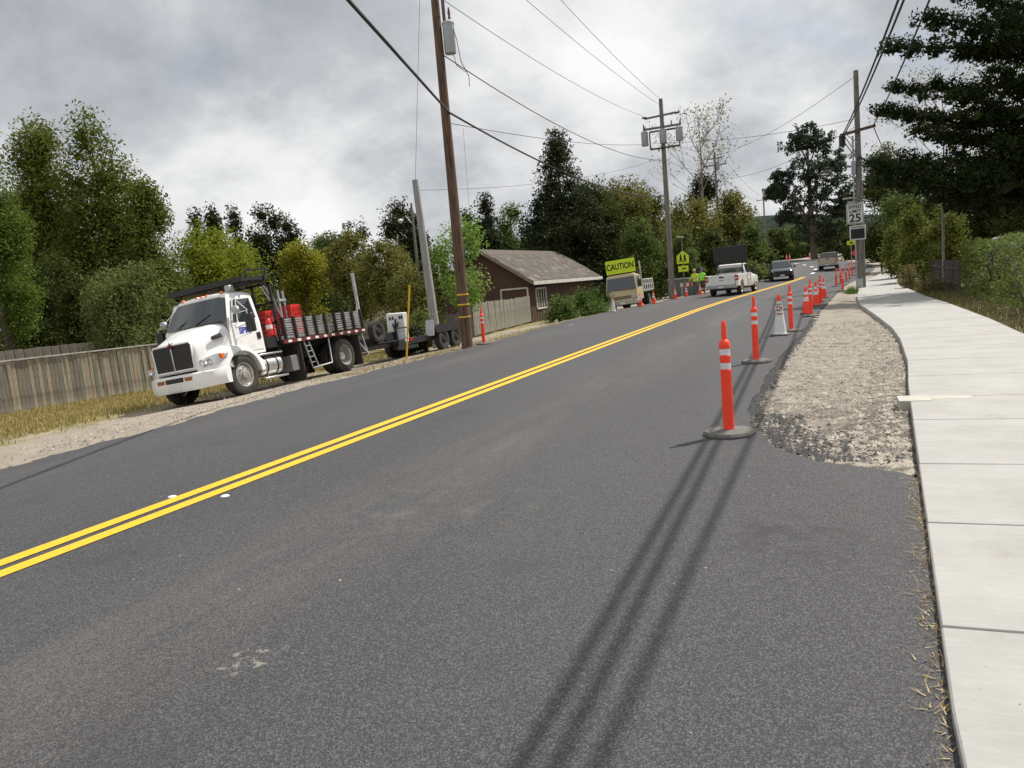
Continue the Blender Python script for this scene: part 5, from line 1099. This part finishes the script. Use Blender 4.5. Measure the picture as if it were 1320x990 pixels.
tree('backdrop_tree', 'mid green tree behind the red crates', 425, 305, 60, 75, 'oval', F_mid, crown0=.1); tree('bushy_tree', 'olive brown bushy tree behind the rear post of the truck', 452, 300, 40, 80, 'oval', F_oli, crown0=.05, lobes=18)
tree('fir_tree', 'tiny distant fir top beside a smaller one above the olive tree', 448, 284, 110, 16, 'cone', F_con, crown0=.3, dens=3, flat=.5); tree('fir_tree', 'small distant rounded fir above the olive tree', 464, 286, 105, 16, 'oval', F_con, crown0=.3, dens=3)
tree('bushy_tree', 'olive green bushy tree behind the white machine cabinet', 497, 308, 37, 80, 'oval', F_oli, crown0=.05, lobes=18); tree('bushy_tree', 'brownish thicket behind the leaning pale pole', 525, 345, 33, 90, 'dome', F_oli, crown0=.03, lobes=16)
tree('cypress_tree', 'dark dense tree with jagged top behind the street lamp', 510, 259, 75, 68, 'oval', F_con, crown0=.1, lobes=16); tree('cypress_tree', 'dark shoulder tree right of the street lamp', 530, 276, 74, 42, 'oval', F_con, crown0=.1, lobes=10)
tree('maple_tree', 'bright light green tree spreading behind the brown utility pole', 588, 286, 34, 84, 'oval', F_brt, crown0=.30, lobes=16, dens=3.0, leaf=.15)
tree('conifer_tree', 'dark spiky conifer right of the brown utility pole', 624, 248, 66, 74, 'cone', F_con, crown0=.03, lobes=44, flat=.6); tree('cypress_tree', 'low dark conifer just right of the brown utility pole', 603, 270, 68, 50, 'oval', F_con, crown0=.1)
tree('backdrop_tree', 'light green broadleaf tree between two conifers above the house roof', 656, 266, 75, 64, 'oval', F_mid, crown0=.1)
tree('redwood_tree', 'tallest feathery conifer rising behind the brown house', 716, 170, 64, 175, 'cone', F_con, crown0=.02, lobes=70, dens=5, flat=.6, lobe_r=.30)
tree('conifer_tree', 'broad dark green tree behind the right end of the house roof', 757, 234, 66, 100, 'oval', F_drk, crown0=.03, lobes=20); tree('backdrop_tree', 'olive tree mass behind the CAUTION board', 805, 234, 70, 120, 'oval', F_oli, crown0=.03, lobes=22); tree('backdrop_tree', 'rounded mid green tree behind the beige truck', 822, 282, 62, 75, 'dome', F_mid, crown0=.03, lobes=18)
tree('cypress_tree', 'dark shaded tree left of the transformer pole', 842, 258, 70, 80, 'oval', F_drk, crown0=.03, lobes=16); tree('backdrop_tree', 'green shrubby tree behind the school crossing sign', 878, 298, 62, 50, 'dome', F_mid, crown0=.02); tree('cypress_tree', 'dark flat topped rounded tree left of the far lamp pole', 908, 226, 92, 58, 'oval', F_con, crown0=.1, lobes=16)
tree('backdrop_tree', 'tall olive tree right of the transformer pole', 888, 255, 80, 95, 'oval', F_oli, crown0=.03, lobes=18); tree('backdrop_tree', 'pointed olive tree behind the arrow board', 945, 248, 84, 88, 'poplar', F_oli, crown0=.03, lobes=18); tree('backdrop_tree', 'green roadside tree sloping down towards the black car', 970, 290, 78, 40, 'dome', F_mid, crown0=.02); tree('backdrop_tree', 'dark lower thicket behind the pickup', 915, 300, 68, 70, 'dome', F_drk, crown0=.02)
# filling rows behind
for i, (px, py, D, wd) in enumerate(((10, 300, 60, 150), (200, 330, 55, 120), (310, 330, 58, 110), (410, 345, 52, 100), (470, 335, 60, 90), (560, 330, 58, 110), (640, 300, 85, 90), (700, 280, 90, 100))): tree('thicket', ('shaded thicket behind the tall cottonwoods', 'shaded thicket between the cottonwoods and the round yellow green tree', 'shaded thicket under the broad dark cypress', 'shaded thicket behind the orange topped tree', 'shaded thicket behind the olive bushy trees', 'shaded thicket behind the brown utility pole', 'distant thicket above the left end of the house roof', 'distant thicket behind the tallest feathery conifer')[i], px, py, D, wd, 'dome', F_drk, crown0=.01, lobes=14, dens=4, group='thickets behind the left trees')
for i, (px, py, D, wd) in enumerate(((985, 312, 92, 30), (1000, 296, 135, 50), (1022, 292, 150, 50), (1060, 290, 150, 60), (1085, 285, 130, 60), (1100, 300, 100, 50))): tree('thicket', ('green thicket just behind the black approaching car', 'dark thicket around the far thin utility pole', 'green thicket behind the clipped hedge at the bend', 'dark thicket behind the eucalyptus trunk', 'green thicket between the eucalyptus and the sign pole', 'dark thicket behind the small yellow arrow sign')[i], px, py, D, wd, 'dome', F_drk if i % 2 else F_mid, crown0=.01, lobes=12, dens=4, group='thickets at the far bend')
# eucalyptus
def eucalyptus():
    tp = AT(1040, 164, 120); gz_ = float(zg(tp.x, tp.y)); T = thing('eucalyptus_tree', 'tall open eucalyptus with dark leaf clumps beside the far bend', 'tree', (tp.x, tp.y, gz_)); h = tp.z - gz_; u = 120 / 985.0
    bl = [(0, 0, 4.0), (-14, 8, 3.2), (16, 10, 3.4), (32, 34, 3.6), (22, 50, 4.0), (-6, 42, 3.6), (-34, 50, 2.6), (-42, 66, 2.4), (-24, 74, 3.2), (8, 72, 4.0), (34, 70, 4.0), (-8, 98, 3.6), (24, 100, 4.0), (40, 96, 3.2), (-30, 96, 2.4), (4, 122, 3.8), (30, 126, 3.6), (46, 84, 2.6), (-40, 62, 2.0)]
    C = []; tr = MB().tube([(0.4, 0, -.3), (.2, 0, h * .3), (0, 0, h * .6), (0, 0, h * .95)], [.55, .38, .25, .06], 10)
    for dx, dy, r in bl:
        yy = rng.uniform(-2.5, 2.5); c_ = np.array([dx * u * .95, yy, h - 1.2 - dy * u]); n_ = 60; d = rng.normal(0, 1, (n_, 3)); d /= np.linalg.norm(d, axis=1)[:, None]
        C.append(c_ + d * r * .72 * np.array([1, 1, .75]) * rng.uniform(.4, 1.1, (n_, 1))); tr.tube([(0, 0, max(2.5, c_[2] - abs(dx) * u * .8 - 2)), (c_[0] * .5, c_[1] * .5, c_[2] - 1.2), tuple(c_)], [.15, .09, .04], 6)
    leaf_mesh('crown', np.concatenate(C), .34, 26, .40, F_euc, T, .8, .1); tr.build('trunk', M_bark, T, smooth=60)
eucalyptus()
# leafless and thin trees: recursive branches
def bare(name, label, px, py, D, base_py, spread, leafn, mat, seed, depth=5, r0=.16, zb=None):
    R_ = random.Random(seed); tp = AT(px, py, D); gz_ = float(zg(tp.x, tp.y)) if zb is None else zb; T = thing(name, label, 'tree', (tp.x, tp.y, gz_)); h = tp.z - gz_; mb = MB(); tips = []
    def grow(p, d, l, r, k):
        e_ = p + d * l; mid = p.lerp(e_, .5) + Vector((R_.gauss(0, 1), R_.gauss(0, 1), 0)) * l * .04
        mb.tube([p, mid, e_], [r, r * .8, r * .55], 5, caps=False)
        if k == 0: tips.append(e_); return
        for _ in range(3 if k > 1 else 2):
            nd_ = (d + Vector((R_.gauss(0, spread), R_.gauss(0, spread), R_.uniform(-.05, .3)))).normalized(); grow(p.lerp(e_, R_.uniform(.6, 1)), nd_, l * R_.uniform(.6, .85), r * .55, k - 1)
        tips.append(e_)
    trunk_h = h * .35; mb.tube([(0, 0, -.2), (0, 0, trunk_h), (.1, 0, h * .7), (0, 0, h)], [r0, r0 * .8, r0 * .4, r0 * .08], 8)
    for k in range(9):
        z_ = trunk_h + (h * .85 - trunk_h) * k / 9; a = k * 2.4; grow(Vector((0, 0, z_)), Vector((math.cos(a) * .75, math.sin(a) * .75, .9)).normalized(), h * .17 * (1.25 - .6 * k / 9), r0 * .35, depth - 2)
    mb.build('trunk', M_barkpale, T, smooth=60)
    tp_ = np.array([tuple(v) for v in tips]); leaf_mesh('crown', tp_, D * .006, leafn, D * .0032, mat, T, 1, .2)
bare('bare_tree', 'sparse almost leafless tree standing behind the transformer pole', 899, 140, 88, 300, .5, 5, F_spr, 3)
bare('sparse_tree', 'thin sparse tree with a few pale leaves in front of the dark cypress', 1212, 84, 34, 330, .5, 7, F_spr, 5, r0=.06)
# right side: dark layered cypress
def layered_cypress():
    tp = AT(1385, 200, 31); gz_ = float(zg(tp.x, tp.y)); T = thing('layered_cypress', 'huge dark cypress with flat layered boughs reaching over the sidewalk', 'tree', (tp.x, tp.y, gz_)); loc = Vector((tp.x, tp.y, gz_)); mb = MB(); mb.tube([(0, 0, -.3), (0, .1, 5), (.1, 0, 11), (0, 0, 17)], [.55, .45, .3, .08], 12); C = []; sg = []
    tips = [(1140, 58), (1190, 20), (1215, -40), (1132, 140), (1150, 112), (1175, 165), (1160, 205), (1118, 212), (1185, 232), (1135, 232), (1205, 255), (1230, 200), (1225, 120), (1250, 60), (1240, -10), (1215, 175), (1260, 150), (1240, 240), (1280, 90), (1290, 20), (1270, 215), (1285, 180)]
    for px, py in tips:
        D = rng.uniform(28.5, 33.5); e_ = AT(px, py, D) - loc; s_ = Vector((0, 0, max(2.2, e_.z - rng.uniform(.2, 1.0)))); m_ = s_.lerp(e_, .55) + Vector((0, 0, -.35)); mb.tube([s_, m_, e_], [.13, .08, .02], 6); ln = (e_ - s_).length
        for t in np.linspace(.12, 1, int(ln * 9)):
            c_ = (s_.lerp(m_, t / .55) if t < .55 else m_.lerp(e_, (t - .55) / .45)); wd = .75 * math.sin(min(1, (1.06 - t) * 1.6) * 1.57) + .12
            for _ in range(3): C.append((c_.x + rng.normal(0, wd * .6), c_.y + rng.normal(0, wd * .6), c_.z + rng.normal(.05, .13) - .1 * wd))
    for _ in range(1600):
        a_ = rng.uniform(0, 6.28); r_ = rng.uniform(.2, 3.4); z_ = rng.uniform(3.6, 16); C.append((r_ * math.cos(a_), r_ * math.sin(a_), z_))
    for _ in range(500):
        a_ = rng.uniform(-1.2, 1.2); r_ = rng.uniform(2, 6.0); C.append((r_ * math.cos(a_) * 1.0, r_ * math.sin(a_), rng.uniform(3.4, 12)))
    leaf_mesh('crown', np.array(C), .19, 22, .13, F_cyp, T, .6, .3); Ci = np.array(C); Ci = Ci[rng.random(len(Ci)) < .5]; Ci[:, 2] -= .12; leaf_mesh('inner_crown', Ci, .12, 3, .34, F_cyp, T, .6, .5); mb.build('trunk', M_bark, T, smooth=60)
layered_cypress()
tree('backdrop_tree', 'dark tree behind the speed limit sign pole', 1140, 190, 75, 70, 'oval', F_drk, crown0=.03, lobes=18); tree('backdrop_tree', 'mid green tree filling the space under the dark cypress', 1185, 215, 62, 95, 'oval', F_mid, crown0=.02, lobes=20); tree('backdrop_tree', 'deep green tree behind the parked silver car', 1260, 200, 52, 130, 'oval', F_drk, crown0=.01, lobes=20); tree('backdrop_tree', 'shaded tree at the far right behind the hedge', 1350, 150, 46, 150, 'oval', F_drk, crown0=.01, lobes=20)
tree('roadside_shrub', 'yellow green leafy shrub beside the dark picket fence', 1178, 268, 43, 62, 'dome', F_ygs, crown0=.03, cat='shrub'); tree('roadside_shrub', 'yellow green shrub nearest the parked silver car', 1218, 262, 40, 60, 'dome', F_ygs, crown0=.05, cat='shrub'); tree('roadside_shrub', 'smaller bright shrub at the sidewalk end of the dark fence', 1155, 292, 50, 40, 'dome', F_ygs, crown0=.02, cat='shrub'); tree('roadside_shrub', 'dark bush behind the far end of the sidewalk', 1128, 290, 85, 50, 'dome', F_drk, crown0=.01, cat='shrub')
# low shrubs
for px, py, D, wd, lb in ((718, 385, 43.5, 52, 'low dark green shrub under the house window'), (752, 378, 46.5, 56, 'rounded green shrub against the house side wall'), (772, 371, 48.5, 36, 'taller shrub at the far house corner')): tree('house_shrub', lb, px, py, D, wd, 'dome', F_shr, crown0=.01, lobes=12, cat='shrub', group='shrubs along the house', zb=-.4)
for px, py, D, wd, lb in ((985, 345, 70, 30, 'grassy olive shrub beside the black car'), (970, 338, 66, 26, 'pale green roadside shrub between pickup and black car'), (545, 402, 29, 60, 'leafy low plant growing behind the trailer')): tree('roadside_shrub', lb, px, py, D, wd, 'dome', F_wil, crown0=.01, lobes=10, cat='shrub')
for px, py, D, wd, lb in ((1172, 345, 36, 34, 'dry tangled weed bush at the sidewalk edge'), (1205, 358, 31, 44, 'brown dead weed bush beside the leafy hedge')): tree('weed_bush', lb, px, py, D, wd, 'dome', F_weed, crown0=.01, lobes=10, cat='shrub', dens=2.5)
# clipped hedges
def hedge(label, x0, x1, y0, y1, z0, z1, mat, leaf, n, rot=0):
    cx, cy = (x0 + x1) / 2, (y0 + y1) / 2; T = thing('hedge', label, 'hedge', (cx, cy, z0), rot); a, b, h = (x1 - x0) / 2, (y1 - y0) / 2, z1 - z0
    P_ = rng.uniform(-1, 1, (n, 3)); ax = rng.integers(0, 3, n); sgn = np.where(rng.random(n) < .5, -1, 1)
    for i in range(3): m_ = (ax == i) & (rng.random(n) < .75); P_[m_, i] = sgn[m_]
    P_[:, 2] = np.abs(P_[:, 2]) if False else P_[:, 2]
    bump_ = 1 + .08 * np.sin(P_[:, 1] * 9) * np.sin(P_[:, 0] * 3 + P_[:, 2] * 4)
    C = np.stack([P_[:, 0] * a * bump_, P_[:, 1] * b, h / 2 + P_[:, 2] * h / 2 * np.where(P_[:, 2] > 0, bump_, 1)], 1)
    leaf_mesh('leaves', C, leaf * 1.1, 9, leaf, mat, T); mb = MB()
    for k in range(int(b * 2 / .6)): y = -b + .3 + k * .6; mb.tube([(0, y, -.1), (rng.uniform(-.2, .2), y + .1, h * .5), (rng.uniform(-.4, .4), y, h * .85)], [.04, .03, .01], 5)
    o = mb.build('stems', M_bark, T); o['kind'] = 'stuff'
hedge('clipped glossy leafy hedge bordering the sidewalk in front of the parked car', 4.15, 5.5, 11, 31, .05, 1.80, F_hdg, .075, 5200)
q = AT(1036, 326, 132); hedge('clipped bright topped hedge at the far bend', q.x - 2.0, q.x + 1.4, q.y - 1, q.y + 1, float(rise(q.y)) - .3, float(rise(q.y)) + 2.1, F_mid, .3, 700)
fence('dark_fence', 'dark thin picket fence half hidden by weeds along the sidewalk', (4.3, 32.5, 0), (4.9, 52, 0), 1.2, .13, (pm('dark_plank', (.06, .05, .042), .9, var=.3),), lambda x, y: float(zg(x, y)), posts=False)
# far wooded hill
hv = []; nx_, ny_ = 60, 30
for j in range(ny_):
    for i in range(nx_):
        x = -700 + i * 24; y = 700 + j * 22; hh = 66 * math.exp(-((x + 140) / 380) ** 2 - ((y - 1010) / 200) ** 2) - 4
        hv.append((x, y, hh + 3.2 * (rng.random() if hh > 3 else 0)))
me = bpy.data.meshes.new('hill'); me.from_pydata(hv, [], [(j*nx_+i, j*nx_+i+1, (j+1)*nx_+i+1, (j+1)*nx_+i) for j in range(ny_-1) for i in range(nx_-1)])
tag(meshobj('hill', me, pm('wooded_hill', (0.014, 0.024, 0.020), 1.0, spec=.1, var=.4, scale=.05, bump=1, bscale=.2)), kind='structure')
# tube barrier at the far driveway
q = AT(1128, 345, 64); BA = thing('swing_gate', 'low dark bar gate lying across the far driveway', 'gate', (q.x, q.y, float(zg(q.x, q.y)) + .0))
MB().tube([(-1.0, 0, .75), (.5, -.1, .55)], .05, 8).build('bar', M_black, BA); MB().tube([(.5, -.1, 0), (.5, -.1, .85)], .08, 8).build('post', M_black, BA)
